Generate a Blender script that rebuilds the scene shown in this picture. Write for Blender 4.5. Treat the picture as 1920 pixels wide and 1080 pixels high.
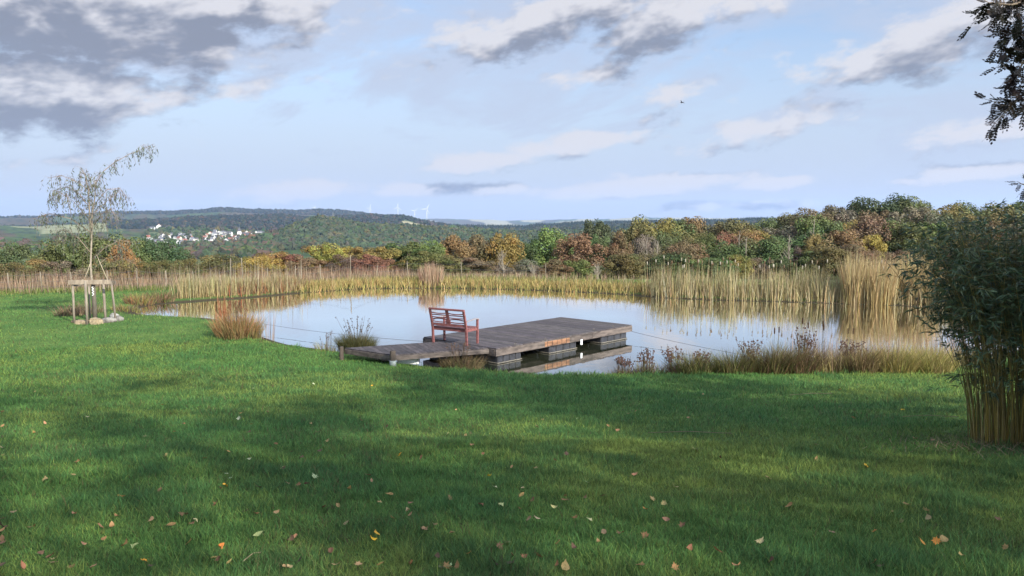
import bpy, math, random
import numpy as np
from mathutils import Vector, Matrix
R = math.radians
random.seed(7); rng = np.random.default_rng(7)
sc = bpy.context.scene
for o in list(bpy.data.objects): bpy.data.objects.remove(o)

# ------------------------------------------------------------------ camera, sun, sky, exposure
EYE = 1.6; PITCH = math.atan(128/1440.0)
cam = bpy.data.cameras.new('camera'); camo = bpy.data.objects.new('camera', cam)
sc.collection.objects.link(camo); sc.camera = camo
cam.sensor_width = 36; cam.lens = 27; cam.clip_start = 0.05; cam.clip_end = 60000
camo.location = (0, 0, EYE); camo.rotation_euler = (math.pi/2-PITCH, 0, 0)
SUN_EL, SUN_AZ = 27.0, 139.0          # azimuth clockwise from the view direction (+Y): behind the right shoulder
sd = bpy.data.lights.new('sun', 'SUN'); sd.energy = 4.6; sd.angle = R(0.7); sd.color = (1.0, .93, .80)
so = bpy.data.objects.new('sun', sd); sc.collection.objects.link(so)
so.location = (30, -30, 40)
_s = Vector((math.sin(R(SUN_AZ))*math.cos(R(SUN_EL)), math.cos(R(SUN_AZ))*math.cos(R(SUN_EL)), math.sin(R(SUN_EL))))
so.rotation_euler = _s.to_track_quat('Z', 'Y').to_euler()
sc.view_settings.view_transform = 'Standard'; sc.view_settings.look = 'None'
sc.view_settings.gamma = 1; sc.view_settings.use_curve_mapping = False
sc.view_settings.exposure = 1.18
sc.render.engine = 'CYCLES'
sc.cycles.max_bounces = 6; sc.cycles.transparent_max_bounces = 8; sc.cycles.volume_bounces = 0
sc.cycles.diffuse_bounces = 3; sc.cycles.glossy_bounces = 3; sc.cycles.transmission_bounces = 3
SKY = 0.078

class NT:
    """tiny helper to write node trees as expressions"""
    def __init__(s, tree): s.t = tree; s.n = tree.nodes; s.l = tree.links
    def node(s, kind, **kw):
        n = s.n.new(kind)
        for k, v in kw.items(): setattr(n, k, v)
        return n
    def put(s, sock, v):
        if isinstance(v, bpy.types.NodeSocket): s.l.new(v, sock)
        elif v is not None:
            try: sock.default_value = v
            except Exception: sock.default_value = tuple(v) + (1,)
    def m(s, op, a, b=None, c=None, clamp=False):
        n = s.node('ShaderNodeMath', operation=op, use_clamp=clamp)
        s.put(n.inputs[0], a)
        if b is not None: s.put(n.inputs[1], b)
        if c is not None: s.put(n.inputs[2], c)
        return n.outputs[0]
    def mix(s, f, a, b, mode='MIX'):
        n = s.node('ShaderNodeMix', data_type='RGBA', blend_type=mode)
        s.put(n.inputs[0], f); s.put(n.inputs[6], a); s.put(n.inputs[7], b)
        return n.outputs[2]
    def smooth(s, v, a, b, lo=0.0, hi=1.0):
        n = s.node('ShaderNodeMapRange', interpolation_type='SMOOTHSTEP')
        s.put(n.inputs['Value'], v); s.put(n.inputs['From Min'], a); s.put(n.inputs['From Max'], b)
        s.put(n.inputs['To Min'], lo); s.put(n.inputs['To Max'], hi)
        return n.outputs[0]
    def comb(s, x, y, z=0.0):
        n = s.node('ShaderNodeCombineXYZ'); s.put(n.inputs[0], x); s.put(n.inputs[1], y); s.put(n.inputs[2], z)
        return n.outputs[0]
    def noise(s, vec, scale, detail=4, rough=.55, dist=0.0):
        n = s.node('ShaderNodeTexNoise'); s.put(n.inputs['Vector'], vec)
        n.inputs['Scale'].default_value = scale; n.inputs['Detail'].default_value = detail
        n.inputs['Roughness'].default_value = rough; n.inputs['Distortion'].default_value = dist
        return n.outputs[0]

# cloud density as a function of (azimuth, elevation) in degrees; sky stands at infinity
def ang(px, py):
    a = math.atan((px-960)/1440); e = math.atan((412-py)/1440*math.cos(a)); return math.degrees(a), math.degrees(e)
CL = [ # px, py, rx, ry, tilt(deg, up to the right), strength
 (70, 180, 195, 60, 5, 1.2), (130, 32, 320, 70, -2, 1.25), (430, 24, 220, 48, 6, 1.2), (330, 195, 150, 22, 14, .78),
 (900, 78, 95, 34, 14, 1.0), (1060, 42, 230, 46, 14, 1.02), (1230, 60, 130, 48, 12, .98), (1370, 22, 100, 30, 14, .85),
 (1130, 138, 110, 28, 12, .72), (1700, 95, 190, 44, 16, 1.0), (1600, 120, 80, 26, 10, .85), (900, 306, 120, 19, 5, 1.0), (1080, 272, 140, 20, 8, 1.0),
 (1190, 352, 165, 17, 4, 1.3), (1450, 343, 70, 11, 4, 1.1), (1830, 325, 85, 14, 4, 1.15), (560, 358, 120, 19, 3, 1.1), (40, 305, 90, 12, 2, .72),
 (1410, 245, 130, 26, 14, .85), (1850, 255, 120, 22, 4, .78), (1280, 172, 130, 18, 14, .6), (740, 362, 40, 8, 0, .75), (870, 355, 140, 13, 0, 1.0),
 (1380, 385, 100, 10, 0, .95), (1200, 225, 60, 16, 20, .62), (300, 380, 150, 8, 0, .6), (1690, 342, 50, 7, 0, .75), (1760, 262, 60, 9, 0, .7)]
g = bpy.data.node_groups.new('cloud_density', 'ShaderNodeTree')
g.interface.new_socket('Vector', in_out='INPUT', socket_type='NodeSocketVector'); g.interface.new_socket('Detail', in_out='INPUT', socket_type='NodeSocketFloat')
g.interface.new_socket('Density', in_out='OUTPUT', socket_type='NodeSocketFloat')
G = NT(g); gi = G.node('NodeGroupInput'); go = G.node('NodeGroupOutput')
sp = G.node('ShaderNodeSeparateXYZ'); G.l.new(gi.outputs[0], sp.inputs[0]); AZ, EL = sp.outputs[0], sp.outputs[1]
stre = G.comb(AZ, G.m('MULTIPLY_ADD', EL, 1.9, G.m('MULTIPLY', AZ, -.22)))
nz = G.noise(stre, .30, 8, .60, .15); G.l.new(gi.outputs[1], nz.node.inputs['Detail']); nz2 = G.noise(stre, .07, 3, .5)
wob = G.m('MULTIPLY_ADD', G.noise(stre, .12, 3, .6), 5.0, -2.5)
mask = None
for px, py, rx, ry, tl, st in CL:
    a0, e0 = ang(px, py); rx = rx/25.1; ry = ry/25.1; c, s_ = math.cos(R(tl)), math.sin(R(tl))
    dx = G.m('ADD', G.m('SUBTRACT', AZ, a0), wob); dy = G.m('SUBTRACT', EL, e0)
    u = G.m('ADD', G.m('MULTIPLY', dx, c/rx), G.m('MULTIPLY', dy, s_/rx))
    v = G.m('ADD', G.m('MULTIPLY', dx, -s_/ry), G.m('MULTIPLY', dy, c/ry))
    q = G.m('ADD', G.m('MULTIPLY', u, u), G.m('MULTIPLY', v, v))
    f = G.m('MULTIPLY', G.m('EXPONENT', G.m('MULTIPLY', q, -.75)), st)
    mask = f if mask is None else G.m('MAXIMUM', mask, f)
# a scatter of other clouds away from the part of the sky that the photograph shows
oth = G.m('MULTIPLY', G.smooth(nz2, .5, .68, 0, .85), G.smooth(G.m('ABSOLUTE', AZ), 36, 50))
hi = G.m('MULTIPLY', G.smooth(nz2, .48, .66, 0, .9), G.smooth(EL, 17, 24))
mask = G.m('MAXIMUM', mask, G.m('MAXIMUM', oth, hi))
dens = G.m('ADD', mask, G.m('MULTIPLY', G.m('SUBTRACT', nz, .5), 2.1))
G.l.new(dens, go.inputs[0])

w = bpy.data.worlds.new('World'); sc.world = w; w.use_nodes = True
W = NT(w.node_tree); W.n.clear()
tc = W.node('ShaderNodeTexCoord'); sep = W.node('ShaderNodeSeparateXYZ'); W.l.new(tc.outputs['Generated'], sep.inputs[0])
az = W.m('MULTIPLY', W.m('ARCTAN2', sep.outputs[0], sep.outputs[1]), 57.2958)
el = W.m('MULTIPLY', W.m('ARCSINE', sep.outputs[2]), 57.2958)
sky = W.node('ShaderNodeTexSky', sky_type='NISHITA', sun_disc=False, sun_elevation=R(SUN_EL), sun_rotation=R(SUN_AZ))
sky.air_density = 1.1; sky.dust_density = .6; sky.ozone_density = 1.6; sky.altitude = 300
def dens_at(dx, dy, det=8):
    n = W.node('ShaderNodeGroup'); n.node_tree = g
    W.l.new(W.comb(W.m('ADD', az, dx), W.m('ADD', el, dy)), n.inputs[0]); n.inputs[1].default_value = det; return n.outputs[0]
d0, dl, d1 = dens_at(0, 0), dens_at(0, 0, 3.5), dens_at(.6, 1.7, 3.5)
CA = W.smooth(d0, .28, .80)
lit = W.m('SUBTRACT', W.m('ADD', W.m('MULTIPLY', d0, .25), W.m('MULTIPLY', dl, .75)), d1)
thick = W.smooth(dl, .5, 1.3)
high = W.smooth(el, 2.0, 9.0)                      # high clouds near us show their grey undersides
br = W.m('ADD', W.m('MULTIPLY_ADD', lit, .85, .66), W.m('MULTIPLY', W.m('MULTIPLY', thick, high), -.36))
br = W.m('MAXIMUM', W.m('MINIMUM', br, 1.02), .25)
ccol = W.mix(W.smooth(br, .3, .95), (.245, .27, .345, 1), (.76, .75, .785, 1))
cf = W.node('ShaderNodeVectorMath', operation='SCALE'); W.l.new(ccol, cf.inputs[0]); cf.inputs[3].default_value = .45/SKY
cir = W.noise(W.comb(az, W.m('MULTIPLY_ADD', el, 3.2, W.m('MULTIPLY', az, -.5))), .055, 6, .62, .5)
cirf = W.m('MULTIPLY', W.smooth(cir, .22, .60), .92)
cirf = W.m('MAXIMUM', cirf, W.smooth(el, 17.0, 2.0, .1, .92))
veil = W.node('ShaderNodeVectorMath', operation='SCALE'); veil.inputs[0].default_value = (.565, .635, .79); veil.inputs[3].default_value = .43/SKY
tint = W.mix(1.0, sky.outputs[0], (.98, .98, 1.04, 1), 'MULTIPLY')
c1 = W.mix(cirf, tint, veil.outputs[0]); c2 = W.mix(W.m('MULTIPLY', CA, .93), c1, cf.outputs[0])
c3 = W.mix(W.smooth(el, -.5, -3.0), c2, tint)
# unseen sky overhead and round the sun boosted, added to lift the shaded lawn
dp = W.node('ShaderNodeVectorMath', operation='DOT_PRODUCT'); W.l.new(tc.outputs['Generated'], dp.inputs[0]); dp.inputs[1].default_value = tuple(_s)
fill_boost = W.smooth(dp.outputs['Value'], -.02, .85, 1.0, 3.4)
gs = W.node('ShaderNodeVectorMath', operation='SCALE'); W.l.new(c3, gs.inputs[0]); W.l.new(fill_boost, gs.inputs[3])
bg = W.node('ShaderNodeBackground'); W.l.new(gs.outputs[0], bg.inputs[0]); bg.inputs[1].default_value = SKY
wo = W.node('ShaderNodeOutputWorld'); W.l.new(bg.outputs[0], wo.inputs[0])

# ------------------------------------------------------------------ helpers
COL = sc.collection
def tag(o, label=None, cat=None, group=None, kind=None):
    if label: o['label'] = label
    if cat: o['category'] = cat
    if group: o['group'] = group
    if kind: o['kind'] = kind
    return o
def empty(name, loc=(0, 0, 0), rz=0.0):
    o = bpy.data.objects.new(name, None); COL.objects.link(o); o.location = loc; o.rotation_euler = (0, 0, rz)
    o.empty_display_size = .2; return o
def npmesh(name, V, F, mats=None, col=None, smooth=False, mi=None):
    """V (n,3); F list of (k,3|4) index arrays"""
    me = bpy.data.meshes.new(name); V = np.asarray(V, np.float32)
    F = [np.asarray(f, np.int32) for f in F if len(f)]
    me.vertices.add(len(V)); me.vertices.foreach_set('co', V.ravel())
    tot = np.concatenate([np.full(len(f), f.shape[1], np.int32) for f in F]); idx = np.concatenate([f.ravel() for f in F])
    st = np.concatenate([[0], np.cumsum(tot)[:-1]]).astype(np.int32)
    me.loops.add(len(idx)); me.loops.foreach_set('vertex_index', idx)
    me.polygons.add(len(tot)); me.polygons.foreach_set('loop_start', st); me.polygons.foreach_set('loop_total', tot)
    if col is not None:
        a = me.color_attributes.new('Col', 'FLOAT_COLOR', 'POINT')
        c = np.ones((len(V), 4), np.float32); c[:, :3] = col; a.data.foreach_set('color', c.ravel())
    if mi is not None: me.polygons.foreach_set('material_index', np.asarray(mi, np.int32))
    me.polygons.foreach_set('use_smooth', np.full(len(tot), smooth, bool))
    me.update(calc_edges=True); me.validate()
    for m in (mats or []): me.materials.append(m)
    return me
def link(name, me, parent=None, loc=None):
    o = bpy.data.objects.new(name, me); COL.objects.link(o)
    if parent: o.parent = parent
    if loc is not None: o.location = loc
    return o
class MB:
    """collects boxes, tubes and loose faces; build() links ONE mesh"""
    def __init__(s): s.V = []; s.Q = []; s.T = []; s.C = []; s.n = 0
    def add(s, v, q=None, t=None, c=(1, 1, 1)):
        v = np.asarray(v, float).reshape(-1, 3)
        if q is not None and len(q): s.Q.append(np.asarray(q)+s.n)
        if t is not None and len(t): s.T.append(np.asarray(t)+s.n)
        s.V.append(v); s.C.append(np.tile(np.asarray(c, float), (len(v), 1))); s.n += len(v); return s
    def box(s, c, d, M=None, col=(1, 1, 1), bev=0.0):
        x, y, z = [k/2 for k in d]
        if bev > 0:
            b = min(bev, x*.9, y*.9, z*.9); pts = []
            for sx in (-1, 1):
                for sy in (-1, 1):
                    for sz in (-1, 1):
                        pts += [(sx*x, sy*(y-b), sz*(z-b)), (sx*(x-b), sy*y, sz*(z-b)), (sx*(x-b), sy*(y-b), sz*z)]
            P = np.array(pts); I = lambda sx, sy, sz, k: ((sx > 0)*4+(sy > 0)*2+(sz > 0))*3+k
            q = []
            for sg in (-1, 1):
                q.append([I(sg, -1, -1, 0), I(sg, 1, -1, 0), I(sg, 1, 1, 0), I(sg, -1, 1, 0)][::sg])
                q.append([I(-1, sg, -1, 1), I(1, sg, -1, 1), I(1, sg, 1, 1), I(-1, sg, 1, 1)][::-sg])
                q.append([I(-1, -1, sg, 2), I(1, -1, sg, 2), I(1, 1, sg, 2), I(-1, 1, sg, 2)][::sg])
            for a in (-1, 1):
                for b2 in (-1, 1):
                    q.append([I(a, b2, -1, 0), I(a, b2, 1, 0), I(a, b2, 1, 1), I(a, b2, -1, 1)][::(1 if a*b2 > 0 else -1)])
                    q.append([I(a, -1, b2, 0), I(a, 1, b2, 0), I(a, 1, b2, 2), I(a, -1, b2, 2)][::(-1 if a*b2 > 0 else 1)])
                    q.append([I(-1, a, b2, 1), I(1, a, b2, 1), I(1, a, b2, 2), I(-1, a, b2, 2)][::(1 if a*b2 > 0 else -1)])
            t = [[I(a, b2, c2, 0), I(a, b2, c2, 1), I(a, b2, c2, 2)][::(1 if a*b2*c2 > 0 else -1)] for a in (-1, 1) for b2 in (-1, 1) for c2 in (-1, 1)]
        else:
            P = np.array([(a*x, b*y, e*z) for a in (-1, 1) for b in (-1, 1) for e in (-1, 1)])
            q = [[0, 1, 3, 2], [4, 6, 7, 5], [0, 4, 5, 1], [2, 3, 7, 6], [0, 2, 6, 4], [1, 5, 7, 3]]; t = None
        if M is not None: P = P @ np.array(M.to_3x3()).T
        return s.add(P+np.asarray(c, float), q, t, col)
    def bar(s, a, b, w, h, up=(0, 0, 1), col=(1, 1, 1), bev=0.0):
        a, b = Vector(a), Vector(b); d = b-a; L = d.length; x = d.normalized(); y = Vector(up).cross(x)
        if y.length < 1e-5: y = Vector((1, 0, 0)).cross(x)
        y.normalize(); z = x.cross(y); M = Matrix((x, y, z)).transposed()
        return s.box((a+b)/2, (L, w, h), M, col, bev)
    def tube(s, P, r, n=6, col=(1, 1, 1), cap=True):
        P = np.asarray(P, float); k = len(P); r = np.broadcast_to(np.asarray(r, float), (k,))
        T = np.gradient(P, axis=0); T /= np.linalg.norm(T, axis=1)[:, None]+1e-9
        ref = np.array([1., 0, 0]) if abs(T[0][2]) > .7 else np.array([0, 0, 1.])
        A = np.cross(T, ref); A /= np.linalg.norm(A, axis=1)[:, None]+1e-9; B = np.cross(T, A)
        th = np.linspace(0, 2*math.pi, n, endpoint=False)
        V = (P[:, None]+(A[:, None]*np.cos(th)[None, :, None]+B[:, None]*np.sin(th)[None, :, None])*r[:, None, None]).reshape(-1, 3)
        q = [[i*n+j, i*n+(j+1) % n, (i+1)*n+(j+1) % n, (i+1)*n+j] for i in range(k-1) for j in range(n)]
        t = []
        if cap:
            V = np.vstack([V, P[0], P[-1]]); e = k*n
            t = [[e, (j+1) % n, j] for j in range(n)]+[[e+1, (k-1)*n+j, (k-1)*n+(j+1) % n] for j in range(n)]
        return s.add(V, q, t, col)
    def mesh(s, name, mat, smooth=False):
        F = []
        if s.Q: F.append(np.vstack(s.Q))
        if s.T: F.append(np.vstack(s.T))
        return npmesh(name, np.vstack(s.V), F, [mat] if mat else None, np.vstack(s.C), smooth)
    def build(s, name, mat, parent=None, smooth=False, loc=None): return link(name, s.mesh(name, mat, smooth), parent, loc)

# numpy value noise
_tab = rng.random((256, 256)).astype(np.float32)
def vn(x, y, sc_=1.0, sd_=0):
    x = np.asarray(x, float)*sc_+sd_*17.3+1000; y = np.asarray(y, float)*sc_+sd_*31.7+1000
    i = np.floor(x).astype(int); j = np.floor(y).astype(int); fx = x-i; fy = y-j; fx = fx*fx*(3-2*fx); fy = fy*fy*(3-2*fy)
    a = _tab[i & 255, j & 255]; b = _tab[(i+1) & 255, j & 255]; c = _tab[i & 255, (j+1) & 255]; d = _tab[(i+1) & 255, (j+1) & 255]
    return (a*(1-fx)+b*fx)*(1-fy)+(c*(1-fx)+d*fx)*fy
def fbm(x, y, s, o=3, sd_=0): return sum(vn(x, y, s*2**k, sd_+k)*.5**k for k in range(o))/sum(.5**k for k in range(o))
def sst(x, a, b): t = np.clip((np.asarray(x, float)-a)/(b-a), 0, 1); return t*t*(3-2*t)

# a point of the place seen at a photo pixel, on the level z
def at(px, py, z):
    u = (px-960)/1440; v = (540-py)/1440
    y = math.cos(PITCH)+math.sin(PITCH)*v; zz = -math.sin(PITCH)+math.cos(PITCH)*v
    t = (z-EYE)/zz; return np.array([u*t, y*t, z])
def pos(px, d): return np.array([(px-960)/1440*d, d])
def topz(py, d): return EYE-(py-412)/1440*d
WATER = -2.0
SHORE = [(235,583),(255,592),(330,595),(400,599),(440,617),(490,637),(530,649),(580,655),(640,664),(700,674),(760,686),(860,698),(950,705),(1050,710),(1150,713),(1300,713),(1500,714),(1650,710),(1760,702),(1900,665),(2000,632),
 (1980,602),(1850,583),(1700,573),(1500,567),(1350,563),(1260,560),(1150,551),(1000,544),(860,541),(700,541),(640,544),(560,550),(500,556),(420,562),(350,567),(280,571)]
POLY = np.array([at(a, b, WATER)[:2] for a, b in SHORE])
def chaikin(P, n=2):
    for _ in range(n):
        Q = np.roll(P, -1, 0); P = np.stack([P*.75+Q*.25, P*.25+Q*.75], 1).reshape(-1, 2)
    return P
POLY = chaikin(POLY, 1)
def pond_sd(x, y):
    """signed distance to the pond outline, positive outside"""
    x = np.asarray(x, np.float64); y = np.asarray(y, np.float64); sh = x.shape; x = x.ravel(); y = y.ravel()
    best = np.full(x.shape, 1e9); ins = np.zeros(x.shape, bool); A = POLY; B = np.roll(POLY, -1, 0)
    for a, b in zip(A, B):
        e = b-a; t = np.clip(((x-a[0])*e[0]+(y-a[1])*e[1])/(e@e), 0, 1)
        best = np.minimum(best, (x-a[0]-t*e[0])**2+(y-a[1]-t*e[1])**2)
        c = ((a[1] > y) != (b[1] > y)); 
        with np.errstate(divide='ignore', invalid='ignore'):
            ins ^= c & (x < (b[0]-a[0])*(y-a[1])/(b[1]-a[1]+1e-12)+a[0])
    d = np.sqrt(best); return np.where(ins, -d, d).reshape(sh)

# far relief: photo height of the land at each distance, as columns
PX = np.array([-500, 0, 100, 240, 330, 430, 520, 600, 680, 760, 840, 960, 1080, 1200, 1480, 1900, 2500], float)
FAR = {
 1100: [482]*17,
 1500: [453, 453, 456, 468, 468, 464, 441, 411.5, 426, 430, 432, 441, 441, 438, 430, 430, 430],
 1750: [451, 451, 454, 462, 461, 462, 455, 428, 438, 440, 441, 446, 446, 440, 432, 430, 430],
 2500: [438, 438, 438, 434, 431, 431, 434, 432, 433, 434, 436, 436, 431, 428, 425, 420, 420],
 3500: [424, 424, 422, 416, 412, 407, 405, 411, 406.5, 407.5, 426, 427, 421, 418, 413, 404, 404],
 4300: [430, 430, 428, 422, 418, 413, 411, 416, 413, 414, 432, 433, 427, 424, 420, 411, 411],
 6000: [408, 409, 407, 399.5, 398.5, 391.5, 396, 394, 401, 412, 424, 426, 426, 426, 424, 424, 424],
 7500: [414, 414, 412, 406, 405, 399, 403, 401, 408, 418, 428, 430, 430, 424, 424, 424, 424],
 12000: [410, 410, 410, 410, 410, 410, 410, 410, 410, 410, 409.5, 413, 411.5, 408.5, 408.5, 410, 410],
 16000: [424]*17, 30000: [430]*17}
FD = np.array(sorted(FAR)); FT = np.array([FAR[k] for k in FD])
def terrain(x, y):
    x = np.asarray(x, float); y = np.asarray(y, float); r = np.hypot(x, y)+1e-6; a = np.arctan2(x, y)
    ac = np.clip(a, -R(48), R(48)); px = 960+1440*np.tan(ac)
    # near: lawn falling to the pond
    t = np.clip((y+2.0)/20.5, 0, 1); t = t-0.06*np.sin(2*math.pi*t)/1.0
    near = -1.88*t + (.10*(fbm(x, y, .12, 2, 3)-.5)+.06*(vn(x, y, .8, 5)-.5))
    near = near + .0*x
    # beyond the bank
    wr = sst(a, R(4), R(24))
    k = np.log(np.clip(r, 44, None))
    kn = np.log([44, 60, 90, 130, 250, 500, 1100])
    zl = np.interp(k, kn, [-1.8, -3.0, -6.2, -9.8, -18, -36, -52]); zr = np.interp(k, kn, [-1.8, -2.8, -4.8, -6.6, -7, -30, -52])
    mid = zl*(1-wr)+zr*wr + (fbm(x, y, .02, 2, 9)-.5)*sst(r, 50, 120)*2.0
    # far
    fx = np.clip(px, PX[0], PX[-1]); cols = np.stack([np.interp(fx, PX, row) for row in FT], -1)
    kd = np.log(FD); kr = np.clip(np.log(r), kd[0], kd[-1]); j = np.clip(np.searchsorted(kd, kr)-1, 0, len(kd)-2)
    f = (kr-kd[j])/(kd[j+1]-kd[j]); f = f*f*(3-2*f)
    c0 = np.take_along_axis(cols, j[..., None], -1)[..., 0]; c1_ = np.take_along_axis(cols, (j+1)[..., None], -1)[..., 0]
    yy = c0*(1-f)+c1_*f + (vn(px, np.log(r)*40, .035, 2)-.5)*3.0 + (vn(px, np.log(r)*40, .15, 4)-.5)*1.0
    dd = r*np.cos(ac); far = EYE-(yy-412)/1440*dd
    wf = sst(np.log(r), math.log(700), math.log(1250))
    land = mid*(1-wf)+far*wf
    back = sst(np.abs(a), R(58), R(95))
    land = land*(1-back)+(.3+r*.004)*back
    z = np.where(r < 44, near, land+0)
    nb = sst(r, 36, 46); z = near*(1-nb)+np.where(r < 44, -1.88*(1-back)+near*back, land)*nb
    # pond
    m = (r < 60)
    if np.any(m):
        s = np.full(r.shape, 50.0); s[m] = pond_sd(x[m], y[m])
        bank = z-(z-(WATER+.02))*(1-sst(s, -.05, .6)); z = np.where(s < .6, bank, z)
        z = np.where(s < 0, (WATER+.02)-1.1*sst(-s, 0, 2.5), z)
    return z
def tz(x, y): return float(terrain(np.array([x]), np.array([y]))[0])

# ------------------------------------------------------------------ materials
def mat(name, col=(.5, .5, .5), rough=.7, attr=False, objcol=False, nscale=0, namt=.25, bump=0, bscale=30, transl=0, spec=.3, stretch=None, metal=0, obj_tex=True, upn=0):
    m = bpy.data.materials.new(name); m.use_nodes = True; N = NT(m.node_tree); N.n.clear()
    out = N.node('ShaderNodeOutputMaterial')
    c = tuple(col)+(1,)
    if attr:
        a = N.node('ShaderNodeAttribute', attribute_name='Col'); c = N.mix(1.0, a.outputs[0], c, 'MULTIPLY')
    if objcol:
        oi = N.node('ShaderNodeObjectInfo'); c = N.mix(1.0, oi.outputs['Color'], c, 'MULTIPLY')
    vec = None
    if nscale or bump:
        t = N.node('ShaderNodeTexCoord'); vec = t.outputs['Object']
        if stretch:
            mp = N.node('ShaderNodeMapping'); N.l.new(vec, mp.inputs[0]); mp.inputs['Scale'].default_value = stretch; vec = mp.outputs[0]
    if nscale:
        f = N.smooth(N.noise(vec, nscale, 5, .65), .3, .7, 1-namt, 1+namt)
        vm = N.node('ShaderNodeVectorMath', operation='SCALE'); N.put(vm.inputs[0], c if isinstance(c, bpy.types.NodeSocket) else c[:3]); N.l.new(f, vm.inputs[3]); c = vm.outputs[0]
    p = N.node('ShaderNodeBsdfPrincipled'); N.put(p.inputs['Base Color'], c)
    p.inputs['Roughness'].default_value = rough; p.inputs['Specular IOR Level'].default_value = spec; p.inputs['Metallic'].default_value = metal
    if bump:
        b = N.node('ShaderNodeBump'); b.inputs['Strength'].default_value = bump; b.inputs['Distance'].default_value = .02
        N.l.new(N.noise(vec, bscale, 4, .6), b.inputs['Height']); N.l.new(b.outputs[0], p.inputs['Normal'])
    if upn:      # blades bend and overlap: soften the facing of each flat blade towards the sky
        ge = N.node('ShaderNodeNewGeometry'); mv = N.node('ShaderNodeMix', data_type='VECTOR'); mv.inputs[0].default_value = upn
        N.l.new(ge.outputs['Normal'], mv.inputs[4]); mv.inputs[5].default_value = (0, 0, 1)
        nv = N.node('ShaderNodeVectorMath', operation='NORMALIZE'); N.l.new(mv.outputs[1], nv.inputs[0]); N.l.new(nv.outputs[0], p.inputs['Normal'])
    sh = p.outputs[0]
    if transl:
        tr = N.node('ShaderNodeBsdfTranslucent'); N.put(tr.inputs[0], c)
        mx = N.node('ShaderNodeMixShader'); mx.inputs[0].default_value = transl
        N.l.new(sh, mx.inputs[1]); N.l.new(tr.outputs[0], mx.inputs[2]); sh = mx.outputs[0]
    N.l.new(sh, out.inputs[0]); return m
M_grass = mat('grass_blades', attr=True, rough=.55, transl=.42, spec=.2, upn=.65)
M_reed = mat('reed_blades', attr=True, rough=.7, transl=.25, spec=.15)
M_leaf = mat('tree_leaves', attr=True, objcol=True, rough=.6, transl=.22, spec=.2)
M_bark = mat('bark', (.13, .105, .08), .9, nscale=6, namt=.35, bump=.4, bscale=20, stretch=(1, 1, .3))
M_palebark = mat('pale_bark', (.16, .14, .11), .85, nscale=8, namt=.3, stretch=(1, 1, .3))
M_deck = mat('weathered_decking', (.056, .048, .048), .62, attr=True, nscale=14, namt=.4, bump=.25, bscale=60, stretch=(1, .2, 1))
M_fascia = mat('fascia_board', (.070, .059, .054), .65, attr=True, nscale=5, namt=.55, bump=.2, bscale=50, stretch=(.5, 1, 2))
M_float = mat('float_plastic', (.026, .027, .032), .45, nscale=9, namt=.35)
M_scum = mat('dried_mud_line', (.13, .12, .10), .9, nscale=20, namt=.3)
M_bench = mat('red_oiled_wood', (.155, .060, .058), .5, attr=True, nscale=20, namt=.3, stretch=(.3, 1, 1), bump=.1, bscale=80)
M_benchgrey = mat('greyed_wood', (.20, .19, .20), .5, nscale=25, namt=.25)
M_stake = mat('weathered_stake_wood', (.17, .145, .115), .85, attr=True, nscale=10, namt=.3, bump=.3, bscale=40, stretch=(1, 1, .25))
M_cut = mat('cut_log', (.20, .165, .12), .9, attr=True, nscale=12, namt=.35, bump=.5, bscale=25)
M_rock = mat('rock', (.14, .133, .12), .9, nscale=7, namt=.45, bump=.6, bscale=18)
M_rope = mat('rope', (.42, .36, .26), .9)
M_wire = mat('dark_line', (.07, .075, .085), .7)
M_white = mat('white_paint', (.72, .74, .74), .5, nscale=8, namt=.12)
M_house = mat('house_render', (1, 1, 1), .85, objcol=True, nscale=.4, namt=.06)
M_roof = mat('house_roof', (1, 1, 1), .8, attr=True)
M_pane = mat('window_glass', (.04, .05, .06), .15, spec=.6)
M_turb = mat('turbine_white', (.40, .42, .44), .45)
M_fallen = mat('fallen_leaf', (1, 1, 1), .7, objcol=True, nscale=60, namt=.3, transl=.15, bump=.3, bscale=90)
M_culm = mat('bamboo_culm', attr=True, rough=.45, spec=.35)
M_bird = mat('bird_feathers', (.03, .03, .035), .8)

# ------------------------------------------------------------------ ground (one polar sheet, lawn near and hills far)
rr = np.concatenate([np.linspace(0.3, 3, 10)[:-1], np.arange(3, 50, .14), np.geomspace(50, 900, 120)[:-1], np.geomspace(900, 17500, 240)])
aa = np.concatenate([np.radians(np.arange(-180, -46, 3)), np.radians(np.arange(-45, 45, .22)), np.radians(np.arange(45, 178, 3))])
RR, AA = np.meshgrid(rr, aa, indexing='ij'); X = RR*np.sin(AA); Y = RR*np.cos(AA); Z = terrain(X, Y)
def forest_tint(px, d, x, y):
    n1 = fbm(px, np.log(d)*200, .03, 4, 11)[..., None]; n2 = fbm(px, np.log(d)*300, .09, 3, 21)[..., None]
    g_ = np.array([.050, .078, .028]); b_ = np.array([.068, .058, .036]); dk = np.array([.018, .032, .022])
    c = g_*(1-sst(n1, .45, .62))+b_*sst(n1, .45, .62); return c*(1-.7*sst(n2, .5, .7))+dk*.7*sst(n2, .5, .7)
PXg = 960+1440*np.tan(np.clip(AA, -R(48), R(48)))
FCOL = forest_tint(PXg, RR, X, Y)
nf = vn(PXg, np.log(RR)*120, .02, 33)
def patch(sel, c):
    FCOL[sel] = np.array(c)*(1+.18*(fbm(PXg, np.log(RR)*300, .05, 2, 5)[sel][..., None]-.5))
pxw = PXg+40*(vn(PXg, np.log(RR)*90, .02, 50)-.5)
patch((RR > 1150) & (RR < 1720) & (pxw < 112), (.105, .20, .05))
patch((RR > 1120) & (RR < 1420) & (pxw > 305) & (pxw < 385), (.10, .18, .05))
patch((RR > 2450) & (RR < 3300) & (pxw < 215) & (nf > .35), (.19, .20, .11))
patch((RR > 2850) & (RR < 3150) & (pxw > 750) & (pxw < 850), (.24, .22, .13))
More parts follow.
